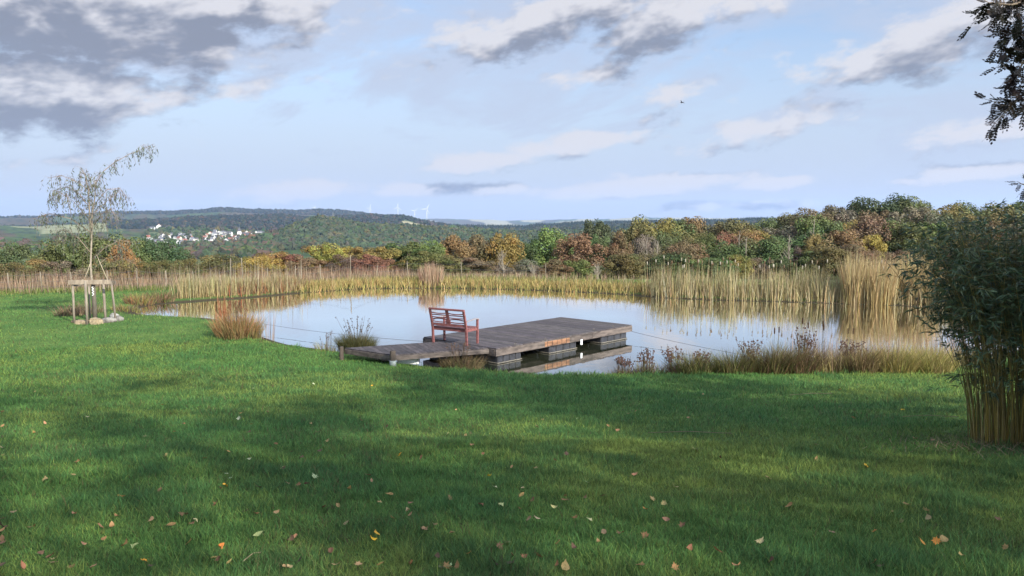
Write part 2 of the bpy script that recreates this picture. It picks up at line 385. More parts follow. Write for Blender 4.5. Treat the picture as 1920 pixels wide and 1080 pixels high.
patch((RR > 1700) & (RR < 2350) & (pxw > 270) & (pxw < 500), (.10, .12, .06))
patch((RR > 5000) & (RR < 5900) & (pxw > 330) & (pxw < 470) & (nf > .5), (.17, .16, .09))
patch((RR > 9000) & (RR < 12500) & (vn(PXg, np.log(RR)*200, .03, 77) > .5), (.26, .25, .17))
patch((RR > 50) & (RR < 1100), (.075, .095, .04))
nA = len(aa)
def sheet(name, i0, i1, m, col=None, wrap=True):
    rows = i1-i0; V = np.stack([X[i0:i1], Y[i0:i1], Z[i0:i1]], -1).reshape(-1, 3)
    i, j = np.meshgrid(np.arange(rows-1), np.arange(nA), indexing='ij'); j2 = (j+1) % nA
    q = np.stack([i*nA+j, (i+1)*nA+j, (i+1)*nA+j2, i*nA+j2], -1).reshape(-1, 4)[:, ::-1]
    F = [q]
    if i0 == 0:
        V = np.vstack([V, [[0, 0, tz(0, 0)]]]); F.append(np.array([[len(V)-1, (k+1) % nA, k] for k in range(nA)])[:, ::-1])
        if col is not None: col = np.vstack([col.reshape(-1, 3), [[.1, .1, .1]]])
    me = npmesh(name, V, F, [m], col.reshape(-1, 3) if col is not None else None, True)
    return link(name, me)
iL = int(np.searchsorted(rr, 50))
# lawn material: dark turf soil showing through the blades, muddy near the water
ml = bpy.data.materials.new('turf'); ml.use_nodes = True; N = NT(ml.node_tree); N.n.clear()
geo = N.node('ShaderNodeNewGeometry'); P_ = geo.outputs['Position']
a = N.mix(N.smooth(N.noise(P_, .9, 4, .6), .35, .65), (.07, .14, .035, 1), (.11, .18, .045, 1))
a = N.mix(N.smooth(N.noise(P_, 22, 4, .7), .4, .7), a, (.018, .038, .010, 1))
spz = N.node('ShaderNodeSeparateXYZ'); N.l.new(P_, spz.inputs[0])
a = N.mix(N.smooth(spz.outputs[2], -1.895, -1.97), a, (.045, .038, .024, 1))
p = N.node('ShaderNodeBsdfPrincipled'); N.l.new(a, p.inputs['Base Color']); p.inputs['Roughness'].default_value = .95; p.inputs['Specular IOR Level'].default_value = .1
b = N.node('ShaderNodeBump'); b.inputs['Strength'].default_value = .8; b.inputs['Distance'].default_value = .03
N.l.new(N.noise(P_, 30, 4, .7), b.inputs['Height']); N.l.new(b.outputs[0], p.inputs['Normal'])
N.l.new(p.outputs[0], N.node('ShaderNodeOutputMaterial').inputs[0])
lawn = tag(sheet('lawn', 0, iL+1, ml), 'green lawn sloping down to the pond', 'lawn', kind='structure')
mh = mat('hill_land', (1, 1, 1), .95, attr=True, spec=.05, nscale=.02, namt=.25)
hills = tag(sheet('hills', iL, len(rr), mh, FCOL[iL:]), 'rolling wooded hills and fields across the valley', 'hills', kind='structure')

# ------------------------------------------------------------------ water
cP = POLY.mean(0); OUT = cP+(POLY-cP)*1.035
mw = bpy.data.materials.new('pond_water'); mw.use_nodes = True; N = NT(mw.node_tree); N.n.clear()
geo = N.node('ShaderNodeNewGeometry'); P_ = geo.outputs['Position']
dif = N.node('ShaderNodeBsdfDiffuse'); dif.inputs[0].default_value = (.030, .034, .020, 1)
gl = N.node('ShaderNodeBsdfGlossy'); gl.inputs[0].default_value = (1, 1, 1, 1); gl.inputs['Roughness'].default_value = .015
fr = N.node('ShaderNodeFresnel'); fr.inputs[0].default_value = 1.33
mpn = N.node('ShaderNodeMapping'); N.l.new(P_, mpn.inputs[0]); mpn.inputs['Scale'].default_value = (1, .45, 1)
b = N.node('ShaderNodeBump'); b.inputs['Strength'].default_value = .10; b.inputs['Distance'].default_value = .02
hh = N.m('ADD', N.noise(mpn.outputs[0], 5.0, 3, .5), N.m('MULTIPLY', N.noise(mpn.outputs[0], 1.1, 2, .5), 1.5))
N.l.new(hh, b.inputs['Height']); N.l.new(b.outputs[0], gl.inputs['Normal'])
mx = N.node('ShaderNodeMixShader'); N.l.new(N.m('MINIMUM', N.m('MULTIPLY', fr.outputs[0], 2.0), .93), mx.inputs[0]); N.l.new(dif.outputs[0], mx.inputs[1]); N.l.new(gl.outputs[0], mx.inputs[2])
N.l.new(mx.outputs[0], N.node('ShaderNodeOutputMaterial').inputs[0])
nO = len(OUT); V = np.vstack([np.c_[OUT, np.full(nO, WATER)], [[cP[0], cP[1], WATER]]])
# triangle fan is valid only for a star-shaped outline; use a regular grid clipped by distance instead
gx, gy = np.meshgrid(np.arange(POLY[:, 0].min()-1.5, POLY[:, 0].max()+1.5, .5), np.arange(POLY[:, 1].min()-1.5, POLY[:, 1].max()+1.5, .5), indexing='ij')
sdg = pond_sd(gx, gy); nx, ny = gx.shape
i, j = np.meshgrid(np.arange(nx-1), np.arange(ny-1), indexing='ij'); ok = (np.minimum.reduce([sdg[:-1, :-1], sdg[1:, :-1], sdg[1:, 1:], sdg[:-1, 1:]]) < .25)
q = np.stack([i*ny+j, (i+1)*ny+j, (i+1)*ny+j+1, i*ny+j+1], -1)[ok]
me = npmesh('pond_water', np.stack([gx, gy, np.full_like(gx, WATER)], -1).reshape(-1, 3), [q], [mw], None, True)
tag(link('pond_water', me), 'calm pond reflecting the cloudy sky', 'water', kind='structure')

# ------------------------------------------------------------------ blades: grass, reeds, weeds
def blades(P, H, LX, LY, Wd, C, tipc=None, mid=.5, curve=.35):
    """P (n,3) roots; H heights; LX,LY tip lean (m); Wd width; C colours -> V, F, C"""
    n = len(P); th = rng.random(n)*math.pi*2; sx = np.cos(th)*Wd*.5; sy = np.sin(th)*Wd*.5
    z0 = np.zeros(n); B = np.stack([sx, sy, z0], -1)
    midp = P+np.stack([LX*curve, LY*curve, H*mid], -1); tip = P+np.stack([LX, LY, H], -1)
    V = np.stack([P-B, P+B, midp+B*.8, midp-B*.8, tip], 1).reshape(-1, 3)
    o = np.arange(n)[:, None]*5; Q = o+np.array([[0, 1, 2, 3]]); T = o+np.array([[3, 2, 4]])
    cc = np.repeat(C[:, None], 5, 1)
    if tipc is not None: cc[:, 4] = tipc; cc[:, 2:4] = (cc[:, 2:4]+tipc[:, None])/2
    return V, Q, T, cc.reshape(-1, 3)
def blade_obj(name, parts, m, parent=None):
    V = []; Q = []; T = []; C = []; n = 0
    for v, q, t, c in parts: V.append(v); Q.append(q+n); T.append(t+n); C.append(c); n += len(v)
    return link(name, npmesh(name, np.vstack(V), [np.vstack(Q), np.vstack(T)], [m], np.vstack(C)), parent)
def pick(pal, n, jit=.22):
    pal = np.asarray(pal, float); c = pal[rng.integers(0, len(pal), n)]
    return np.clip(c*(1+jit*rng.normal(size=(n, 1)))*(1+.06*rng.normal(size=(n, 3))), .004, .9)

def lawn_points(n, r0, r1, power, amax=44):
    u = rng.random(n); k = 2-power
    r = (r0**k+u*(r1**k-r0**k))**(1/k); a = R(amax)*(2*rng.random(n)-1); x = r*np.sin(a); y = r*np.cos(a); return x, y, r
parts = []
for n, r0, r1, pw in ((330000, 2.3, 9, 1.1), (250000, 8, 24, 1.0), (90000, 22, 46, .6)):
    x, y, r = lawn_points(n, r0, r1, pw)
    s = pond_sd(x, y); keep = (s > .12) & ~((s < 1.3) & (y > 30.5) & (x > -17.5)) & ~((y > 33) & (x > -13+(y-33)*.2)) & (y < 44-.25*np.abs(x+25))
    x, y, r, s = x[keep], y[keep], r[keep], s[keep]; n = len(x)
    z = terrain(x, y)-.005
    cl = fbm(x, y, 1.6, 3, 61); cl2 = fbm(x, y, .35, 3, 71); cl3 = fbm(x, y, 5., 2, 81)
    H = (.020+.050*cl+.042*sst(cl3, .5, .8))*(.7+.6*rng.random(n))*(1+.5*sst(r, 6, 20)*.3)
    wd = .0040*np.maximum(1, r/4.5)**.85*(.7+.6*rng.random(n))
    la = rng.random(n)*2*math.pi; lm = H*(.25+.75*rng.random(n))
    base = np.array([.175, .40, .10]); yel = np.array([.37, .50, .115]); blue = np.array([.11, .30, .10])
    f1 = sst(cl2+.25*rng.normal(size=n)*.4, .30, .62)[:, None]; f2 = sst(cl+.1*rng.normal(size=n), .45, .7)[:, None]
    C = base*(1-f1)+yel*f1; C = C*(1-.75*f2)+blue*.75*f2; C *= (.55+.85*rng.random((n, 1))); H = H*np.where(rng.random(n) < .04, 1.7, 1.0)
    dry = rng.random(n) < .025+.10*sst(fbm(x, y, .9, 3, 91), .56, .72); C[dry] = np.array([.26, .22, .10])*(.6+.6*rng.random((dry.sum(), 1)))
    parts.append(blades(np.stack([x, y, z], -1), H, np.cos(la)*lm, np.sin(la)*lm, wd, C))
tag(blade_obj('lawn_grass', parts, M_grass), 'short mown green grass covering the whole lawn', 'grass', kind='stuff')

def along(p0, p1, n, spread, z=None, dens=None):
    t = rng.random(n); p0 = np.array(p0); p1 = np.array(p1); d = (p1-p0)/np.linalg.norm(p1-p0); nn = np.array([-d[1], d[0]])
    P = p0+(p1-p0)*t[:, None]+nn*(rng.normal(size=n)*spread)[:, None]
    zz = terrain(P[:, 0], P[:, 1]); return np.c_[P, np.maximum(zz, WATER-.3)], t
def path_pts(pl, n, spread):
    pl = np.array(pl, float); L = np.linalg.norm(np.diff(pl, axis=0), axis=1); cs = np.r_[0, np.cumsum(L)]; s = rng.random(n)*cs[-1]
    x = np.interp(s, cs, pl[:, 0]); y = np.interp(s, cs, pl[:, 1]); P = np.stack([x+rng.normal(size=n)*spread*.4, y+rng.normal(size=n)*spread], -1)
    return P
def grow(P, hmin, hmax, pal, wd, lean=.25, tip=None, hn=None, minz=None, stiff=1.0, curve=.35):
    n = len(P); z = terrain(P[:, 0], P[:, 1])
    if minz is not None: z = np.maximum(z, minz)
    H = hmin+(hmax-hmin)*rng.random(n)
    if hn is not None: H *= hn
    la = rng.random(n)*2*math.pi; lm = H*lean*rng.random(n)
    C = pick(pal, n); tc_ = pick(tip, n) if tip is not None else None
    return blades(np.c_[P, z-.02], H, np.cos(la)*lm, np.sin(la)*lm, wd*(.7+.6*rng.random(n)), C, tc_, curve=curve)
GOLD = [(.74, .55, .28), (.82, .66, .38), (.66, .48, .22), (.60, .50, .24), (.84, .72, .46), (.50, .36, .18)]
STRAW = [(0.567, 0.486, 0.27), (0.675, 0.567, 0.351), (0.446, 0.405, 0.203), (0.324, 0.365, 0.135)]
OLIVE = [(0.27, 0.286, 0.084), (0.378, 0.351, 0.096), (0.189, 0.221, 0.06), (0.459, 0.39, 0.132)]
BROWN = [(0.297, 0.195, 0.117), (0.405, 0.273, 0.169), (0.23, 0.156, 0.117), (0.338, 0.286, 0.156)]
RUST = [(0.442, 0.169, 0.078), (0.546, 0.234, 0.117), (0.338, 0.156, 0.091), (0.468, 0.312, 0.156)]
GREEN = [(0.091, 0.156, 0.039), (0.143, 0.221, 0.052), (0.195, 0.247, 0.078)]
PINK = [(0.621, 0.405, 0.27), (0.702, 0.486, 0.338), (0.513, 0.324, 0.216), (0.608, 0.486, 0.324)]
def shore_line(pts, off=0.0):
    return [at(px, py, WATER)[:2]+np.array([0, off]) for px, py in pts]

# --- cattail bed on the far right bank
far_r = shore_line([(1225, 557), (1350, 561), (1500, 565), (1700, 571), (1850, 581), (1960, 598)], .55)
P = path_pts(far_r, 9000, .55); cl = fbm(P[:, 0], P[:, 1], 1.1, 3, 4); hn = .45+1.05*cl
Pt = [grow(P, .50, 1.30, GOLD, .020, .30, STRAW, hn, WATER-.1)]
P = path_pts(far_r, 2500, .5); Pt.append(grow(P, .3, .8, OLIVE+GOLD, .024, .6, None, None, WATER-.1))
P = path_pts(far_r, 420, .5); H0 = 1.45+.45*rng.random(420); 
Pt.append(grow(P, 1.3, 1.9, GOLD, .016, .08, None, None, WATER-.1))
tag(blade_obj('cattail_bed', Pt, M_reed), 'dense bed of golden dry cattails along the far right bank', 'reeds', kind='stuff')
P = path_pts(far_r[:4], 60, .45); mb = MB()
for x, y in P:
    z = max(tz(x, y), WATER-.1); h = 1.3+.35*random.random(); dx = .1*random.uniform(-1, 1)
    mb.tube([(x, y, z), (x+dx*.5, y, z+h*.5), (x+dx, y, z+h)], [.006, .006, .004], 4, (.45, .36, .18))
    c = random.choice([(.62, .55, .42), (.30, .2, .12), (.7, .64, .5)])
    mb.tube([(x+dx, y, z+h), (x+dx, y, z+h+.03), (x+dx, y, z+h+.14), (x+dx, y, z+h+.16)], [.012, .026, .026, .008], 5, c)
tag(mb.build('cattail_heads', M_reed, smooth=True), 'fluffy cattail heads standing above the far right reed bed', 'reeds', kind='stuff')

# --- tall golden grass plumes at the right end of the reeds (individual clumps)
def fan_clump(name, px, py, z, n, hmin, hmax, rad, pal, label, cat, tip=None, wd=.02, lean=.22, group=None, extra=None, loc=None, curve=.35):
    c = at(px, py, z) if loc is None else np.array([loc[0], loc[1], 0]); a_ = rng.random(n)*2*math.pi; rd = rad*np.sqrt(rng.random(n))
    P = np.stack([np.cos(a_)*rd, np.sin(a_)*rd], -1); zz = np.maximum(terrain(P[:, 0]+c[0], P[:, 1]+c[1]), WATER-.1)
    z0 = max(tz(c[0], c[1]), WATER-.1)
    H = hmin+(hmax-hmin)*rng.random(n)**.8; H *= 1-.35*(rd/rad)**2
    la = a_+rng.normal(size=n)*.7; lm = H*lean*(.3+rd/rad)*(.5+rng.random(n))
    bl = [blades(np.c_[P, zz-z0-.02], H, np.cos(la)*lm, np.sin(la)*lm, wd*(.7+.6*rng.random(n)), pick(pal, n), pick(tip, n) if tip else None, curve=curve)]
    root = empty(name, (c[0], c[1], z0)); tag(root, label, cat, group)
    blade_obj('blades', bl, M_reed, root)
    if extra: extra(root, rad, hmax)
    return root
def seedheads(n, col, size=.012, spread=1.0, hk=(.8, 1.35), zig=.1):
    def f(root, rad, hmax):
        mb = MB()
        for _ in range(n):
            a_ = random.random()*6.283; r0 = rad*random.random()*.6; h = hmax*random.uniform(*hk); L = h*.35*random.random()*spread
            p0 = (math.cos(a_)*r0, math.sin(a_)*r0, -.02); p2 = (p0[0]+math.cos(a_)*L, p0[1]+math.sin(a_)*L, h); pm = (p0[0]+math.cos(a_)*L*.35, p0[1]+math.sin(a_)*L*.35, h*.55)
            mb.tube([p0, pm, p2], [.005, .004, .003], 3, (.16, .12, .08), cap=False)
            for k in range(random.randint(2, 5)):
                t = random.uniform(.72, 1); q = Vector(pm).lerp(Vector(p2), (t-.55)/.45); s = size*random.uniform(.7, 1.4)
                mb.box((q.x+random.uniform(-1, 1)*.03, q.y, q.z), (s*1.3, s*1.3, s*2.2), Matrix.Rotation(random.random()*3, 3, 'Y'), col)
        mb.build('seed_heads', M_reed, root)
    return f
for px, n, h, rad, lab in ((1600, 750, 2.6, .45, 'tall feathery golden grass clump with loose plumes, left of the pair'), (1640, 1500, 2.35, .85, 'broad dense golden grass clump rising above the cattails'), (1712, 1400, 2.5, .9, 'tall golden grass clump half hidden by the bamboo leaves')):
    fan_clump('tall_grass_clump', px, 569, WATER, n, h*.6, h, rad, [(.78, .54, .22), (.80, .60, .30), (.62, .44, .17)], lab, 'grass clump', [(.85, .65, .36), (.78, .58, .3)], .022, .16, 'tall golden grasses')
_p = at(806, 541, WATER); fan_clump('reed_clump', 806, 541, WATER, 800, .9, 1.5, .65, PINK, 'pinkish dry reed clump standing alone on the far bank', 'reeds', None, .020, .14, loc=(_p[0], _p[1]+.75))

# --- far bank grass band (left of the cattails)
fb = shore_line([(1270, 557), (1150, 549), (1000, 543), (860, 540), (700, 540), (640, 543), (560, 549)], .5)
P = path_pts(fb, 7500, .6); cl = fbm(P[:, 0], P[:, 1], .9, 3, 8)
Pt = [grow(P, .28, .62, [(.50, .42, .15), (.62, .48, .19), (.42, .37, .13), (.62, .43, .18)], .028, .7, None, .55+.65*cl, WATER-.05)]
P = path_pts(fb, 500, .5); Pt.append(grow(P, .6, 1.0, STRAW+BROWN, .014, .3, None, None, WATER-.05))
P = path_pts([p+np.array([0, 2.6]) for p in fb], 5500, 1.5); Pt.append(grow(P, .15, .38, [(.20, .26, .06), (.26, .28, .08), (.3, .27, .1)], .03, .6))
P = path_pts([p+np.array([0, 4.8]) for p in fb], 1500, 1.2); Pt.append(grow(P, .25, .6, BROWN+STRAW+PINK, .018, .3))
tag(blade_obj('far_bank_grass', Pt, M_reed), 'yellow green tufted grass along the far bank of the pond', 'grass', kind='stuff')
# --- left reed bed
lr = shore_line([(560, 548), (500, 554), (420, 560), (350, 564), (325, 565)], .75)
P = path_pts(lr, 4600, .38); cl = fbm(P[:, 0], P[:, 1], .8, 3, 14); kx = sst(P[:, 0], -13.5, -9.5); hn = (.55+.7*cl)*(1-.45*kx)
Pt = [grow(P, .55, 1.2, [(.70, .53, .25), (.78, .62, .32), (.54, .41, .20), (.46, .38, .17), (.40, .29, .15)], .020, .25, STRAW, hn, WATER-.1)]
P = path_pts(lr, 90, .6); Pt.append(grow(P, 1.3, 2.0, [(.62, .55, .40), (.5, .44, .3)], .018, .05, None, None, WATER-.1))
P = path_pts(lr[:3], 1400, .5); Pt.append(grow(P, .35, .9, RUST+BROWN, .022, .7, None, None, WATER-.1))
tag(blade_obj('reed_bed', Pt, M_reed), 'yellow reed bed on the left arm of the far bank', 'reeds', kind='stuff')
# --- weeds and dry stems along the fence
fl = [np.array([-31, 33.]), np.array([-24.5, 36.2]), np.array([-17.0, 38.6]), np.array([-11.5, 41.5]), np.array([-6.0, 44.5]), np.array([2, 46.5]), np.array([14, 46]), np.array([30, 40])]
P = path_pts([p+np.array([0, .9]) for p in fl[:6]], 6500, .8); cl = fbm(P[:, 0], P[:, 1], .5, 3, 24)
Pt = [grow(P, .4, .95, [(.36, .26, .19), (.46, .34, .26), (.30, .23, .17), (.48, .39, .26), (.40, .32, .17)], .018, .3, PINK, (.5+.8*cl)*(1-.45*sst(P[:, 0], -12, 0)))]
P = path_pts([p+np.array([0, 2.6]) for p in fl[:5]], 2600, .9); Pt.append(grow(P, .6, 1.25, [(.30, .22, .16), (.38, .30, .2), (.26, .2, .15), (.33, .18, .12)], .018, .22, None, .7+.5*fbm(P[:, 0], P[:, 1], .4, 2, 5)))
P = path_pts([p+np.array([0, -.2]) for p in fl[:4]], 3000, .5); Pt.append(grow(P, .12, .35, [(.20, .26, .07), (.28, .30, .1)], .025, .7))
tag(blade_obj('dry_weeds', Pt, M_reed), 'brownish dry weeds and tall stems growing along the wire fence', 'weeds', kind='stuff')
# --- low tufts on the left tip of the pond
for px, py, n, h, rad, pal, lab in ((262, 566, 420, .62, .55, RUST[:2]+BROWN+OLIVE, 'rusty brown grass tuft at the left tip of the pond'), (300, 561, 420, .68, .6, BROWN+RUST[2:3]+GREEN, 'dark brown grass tuft between the tip of the pond and the reeds'),
                                    (236, 577, 260, .40, .5, BROWN+OLIVE, 'low brown tuft behind the boulders'), (133, 588, 300, .55, .5, [(.30, .19, .12), (.36, .26, .17), (.28, .25, .13)], 'reddish dry grass left of the staked tree'),
                                    (163, 583, 260, .60, .55, [(.34, .25, .15), (.40, .32, .2), (.25, .22, .1)], 'tan dry grass inside the tree guard')):
    fan_clump('grass_tuft', px, py, -1.85, n, h*.4, h, rad, pal, lab, 'grass tuft', None, .018, .55, 'dry grass tufts round the left tip of the pond')
# --- the orange and green clump on the near bank
fan_clump('sedge_clump', 447, 632, -1.88, 1500, .42, 1.0, .62, [(.20, .23, .07), (.30, .27, .09), (.36, .27, .13), (.26, .18, .09)], 'big rust orange and green grass clump on the near bank', 'grass clump',
          [(.75, .32, .14), (.70, .40, .20), (.55, .34, .18), (.3, .3, .12)], .013, .42, extra=seedheads(30, (.3, .13, .07), .012, .5, (.9, 1.15)))
fan_clump('red_stems', 418, 617, -1.88, 130, .8, 1.35, .22, RUST[:2]+[(.48, .14, .07)], 'upright red stems behind the rust orange grass clump', 'plant', None, .012, .12)
fan_clump('reed_stalks', 498, 634, -1.95, 40, .7, 1.25, .35, [(.45, .34, .24), (.4, .3, .24)], 'thin pale stalks right of the rust orange clump', 'plant', None, .010, .12)
fan_clump('sedge_clump', 668, 648, -1.85, 1900, .35, .72, .42, [(.11, .14, .06), (.17, .20, .07), (.26, .24, .10)], 'dark green spiky sedge clump left of the gangway', 'grass clump', [(.15, .13, .05), (.08, .09, .04)], .013, .5, extra=seedheads(26, (.12, .09, .06), .011, 1.1, (1.0, 1.55)))
fan_clump('weed_tuft', 612, 652, -1.87, 170, .12, .42, .34, BROWN+OLIVE, 'small brown weeds on the bank left of the sedge clump', 'weeds', None, .009, .6, extra=seedheads(10, (.16, .1, .07), .009, 1.0, (1.0, 1.4)))
fan_clump('weed_tuft', 865, 678, -1.88, 800, .22, .56, .50, [(.28, .25, .10), (.38, .32, .14), (.34, .22, .14), (.17, .19, .08)], 'brown and olive tufted weeds in front of the bench', 'weeds', [(.28, .2, .12), (.2, .17, .08)], .010, .62, extra=seedheads(26, (.24, .15, .12), .010, .9, (1.0, 1.35)), curve=.3)

# --- near right bank: mixed plants
nb_ = shore_line([(1150, 710), (1300, 710), (1500, 710), (1650, 706), (1760, 699), (1850, 688)], -.15)
P = path_pts(nb_, 5600, .24); cx = P[:, 0]; cl = fbm(P[:, 0], P[:, 1], 1.3, 3, 44)
cpx = 960+1440*P[:, 0]/P[:, 1]; tall = np.interp(cpx, [1150, 1185, 1210, 1255, 1290, 1330, 1400, 1500, 1520, 1545, 1575, 1600, 1680, 1740, 1800], [.3, .4, .7, .4, 1., .75, 1.0, 1.25, 1.1, .3, .35, 1.0, .95, .8, .8])
Pt = [grow(P, .2, .72, [(.18, .22, .065), (.25, .26, .08), (.12, .16, .055), (.34, .29, .12), (.23, .15, .10)], .011, .9, [(.46, .42, .18), (.34, .34, .12), (.42, .28, .18)], tall*(.6+.8*cl), curve=.3)]
sel = path_pts(nb_[2:5], 4200, .24); Pt.append(grow(sel, .2, .75, [(.62, .53, .16), (.50, .48, .13), (.70, .56, .24)], .011, .9, [(.75, .6, .3), (.6, .45, .22)]))
sel = path_pts(nb_[2:4], 700, .25); Pt.append(grow(sel, .4, .95, [(.26, .13, .09), (.34, .2, .13), (.4, .28, .18)], .008, .25))
sel = path_pts(nb_[2:], 500, .4); sel[:, 1] += .5; Pt.append(grow(sel, .7, 1.3, PINK, .010, .2, None, None, WATER-.1))
sel = path_pts(nb_[1:4], 800, .12); sel[:, 1] -= .35; Pt.append(grow(sel, .08, .25, [(.24, .2, .1), (.16, .19, .06)], .010, 1.2))
tag(blade_obj('bank_plants', Pt, M_reed), 'tangled olive and straw grasses on the near bank right of the dock', 'plants', kind='stuff')
for px, h, rad, n, pal, lab in ((1300, .62, .42, 700, [(.16, .19, .06), (.24, .24, .08), (.3, .26, .12)], 'leftmost green arching grass mound on the near right bank'), (1372, .66, .5, 900, [(.18, .21, .06), (.27, .26, .09), (.20, .16, .08)], 'olive arching grass mound in the middle of the near bank'),
                           (1440, .80, .5, 900, [(.17, .19, .06), (.26, .22, .09), (.24, .15, .09)], 'olive and brown grass mound left of the green cattails'), (1492, .86, .45, 800, [(.20, .19, .07), (.27, .20, .10), (.25, .14, .09)], 'tallest brownish grass mound beside the green cattails'),
                           (1612, .72, .45, 700, [(.34, .26, .12), (.40, .32, .14), (.28, .18, .11)], 'reddish straw grass mound right of the dark cattail stem'), (1672, .72, .5, 900, [(.52, .44, .15), (.46, .42, .13), (.58, .46, .2)], 'golden grass mound on the bank before the bamboo'), (1738, .66, .5, 900, [(.50, .44, .14), (.42, .40, .12), (.55, .44, .2)], 'yellow grass mound nearest the bamboo')):
    fan_clump('grass_mound', px, 709, -1.9, n, h*.5, h*1.22, rad, pal, lab, 'grass clump', None, .010, .65, 'grass mounds on the near right bank', curve=.28)
for px, h, n, lab in ((1168, .42, 200, 'small dark weed at the left end of the near right bank'), (1212, .55, 230, 'dark seeding weed next to the smallest dark weed'), (1262, .6, 260, 'purplish brown weed with many seed heads right of the dock'),
                      (1318, .52, 240, 'green weed with pale tips in the middle of the near bank'), (1408, .75, 260, 'brown branching weed behind the olive grass mound'), (1508, 1.0, 420, 'tall reddish brown weed clump beside the green cattails'), (1592, .7, 260, 'maroon weed at the right of the green cattails')):
    fan_clump('bank_weed', px, 708, -1.9, n, h*.35, h*.85, .30, [(.20, .15, .09), (.27, .18, .13), (.15, .18, .07), (.3, .16, .12)], lab, 'weeds', [(.22, .13, .1), (.2, .18, .1)], .009, .45, 'weeds on the near right bank',
              extra=seedheads(34, (.17, .10, .085), .013, .8, (.95, 1.45)))
for px, py, n, h, lab in ((1452, 690, 16, 1.25, 'thin brown cattail stems behind the olive grass'), (1502, 690, 34, 1.5, 'upright green cattail leaves on the near bank'), (1541, 690, 14, 1.45, 'dark cattail stem with brown head right of the green leaves'), (1588, 682, 8, 1.15, 'lone short cattail standing in the water')):
    r_ = fan_clump('cattail', px, py, -2.0, n, h*.55, h, .16, [(.10, .13, .05), (.17, .17, .07), (.2, .15, .08)], lab, 'cattail', None, .014, .12, 'cattails on the near bank')
    mb = MB()
    for k in range(2):
        x = random.uniform(-.12, .12); hh_ = h*random.uniform(.8, .95)
        mb.tube([(x, 0, 0), (x+.02, 0, hh_*.5), (x+.03, 0, hh_)], [.006, .005, .004], 4, (.2, .17, .08)); mb.tube([(x+.03, 0, hh_-.16), (x+.03, 0, hh_-.14), (x+.03, 0, hh_-.02), (x+.03, 0, hh_)], [.006, .016, .016, .005], 6, (.10, .055, .03))
    mb.build('seed_heads', M_reed, r_, True)

# ------------------------------------------------------------------ trees
def leaf_cloud(centers, rad, nleaf, size, up=.3, elong=1.0, flat=.75, seed=0):
    """leaf quads around clump centres, colour attribute varies by clump and leaf"""
    g_ = np.random.default_rng(seed); K = len(centers); n = K*nleaf
    cidx = np.repeat(np.arange(K), nleaf); d = g_.normal(size=(n, 3)); d /= np.linalg.norm(d, axis=1)[:, None]
    rr_ = rad[cidx]*(.55+.5*g_.random(n)**.5); C = centers[cidx]+d*rr_[:, None]*np.array([1, 1, flat])
    nrm = d+np.array([0, 0, up])+g_.normal(size=(n, 3))*.45; nrm /= np.linalg.norm(nrm, axis=1)[:, None]
    t = np.cross(nrm, g_.normal(size=(n, 3))); t /= np.linalg.norm(t, axis=1)[:, None]; b_ = np.cross(nrm, t)
    s = size*(.6+.8*g_.random(n))[:, None]; V = np.stack([C-t*s*.5, C-b_*s*.35*elong, C+t*s*.5, C+b_*s*.35*elong], 1).reshape(-1, 3)
    Q = np.arange(n)[:, None]*4+np.arange(4)
    cv = (.82+.36*g_.random(K))[cidx]; hue = g_.normal(size=K)[cidx]*.08; lv = .8+.4*g_.random(n)
    c = np.stack([cv*lv*(1+hue), cv*lv*(1-.15*hue), cv*lv*(.9+.2*g_.random(n))], -1)
    return V, Q, np.repeat(c, 4, 0)
def make_crown(kind, seed, K=46, nleaf=85, size=.035):
    """unit crown: base z=0..1 height, radius about .5 (scaled per tree)"""
    g_ = np.random.default_rng(seed); cs = []; rs = []
    while len(cs) < K:
        p = g_.uniform(-1, 1, 3); h = (p[2]+1)/2
        if kind == 'round': prof = math.sin(math.pi*min(1, (h*.88+.12)))**.36
        elif kind == 'tall': prof = (.35+.65*math.sin(math.pi*min(1, h*.8+.12)))*.9
        elif kind == 'cone': prof = 1.02-h*.92
        else: prof = math.sqrt(max(0, 1-h*h*.8))
        ra = math.hypot(p[0], p[1])
        if ra > prof or (ra < prof*.45 and h < .8 and g_.random() < .75): continue
        k = .40*(1+.28*g_.normal()*.5)
        cs.append((p[0]*k, p[1]*k, .08+.84*h)); rs.append(g_.uniform(.07, .15))
    cs = np.array(cs); cs[:, 0] += .06*g_.normal(); rs = np.array(rs)
    lo, hi_ = (cs[:, 2]-rs*.7).min(), (cs[:, 2]+rs*.7).max(); cs[:, 2] = (cs[:, 2]-lo)/(hi_-lo)
    V, Q, C = leaf_cloud(cs, rs, nleaf, size, flat=1.05, seed=seed)
    return npmesh('crown', V, [Q], [M_leaf], C), cs
def make_trunk(cs, seed, m, r0=.028, bare=.0):
    g_ = random.Random(seed); mb = MB(); lean = g_.uniform(-.05, .05)
    P = [(0, 0, -.45), (0, 0, -.1), (lean*.5, 0, .25), (lean, 0, .6), (lean*1.3, 0, .85)]
    mb.tube(P, [r0*1.3, r0, r0*.8, r0*.45, r0*.15], 7)
    for k in range(14):
        c = cs[g_.randrange(len(cs))]; z0 = g_.uniform(-.02, .55); z0 = min(z0, c[2]*.8)
        a = np.array([lean*z0*1.6, 0, z0]); b_ = np.array(c); mid = (a+b_)/2+np.array([0, 0, -.03])
        mb.tube([a, mid, b_], [r0*.42, r0*.28, r0*.08], 5, cap=False)
    return mb.mesh('trunk', m, True)
VAR = {}
for kind, seeds in (('round', (1, 2, 3, 4)), ('tall', (5, 6, 7)), ('cone', (8, 9)), ('bush', (10, 11, 12))):
    VAR[kind] = []
    for s in seeds:
        cm, cs = make_crown(kind, s, 66 if kind != 'bush' else 48, 210, .031)
        VAR[kind].append((cm, make_trunk(cs, s, M_bark), make_trunk(cs, s+50, M_palebark, .022)))
LAB = []       # (object, base label, px) -> unique labels are made at the end
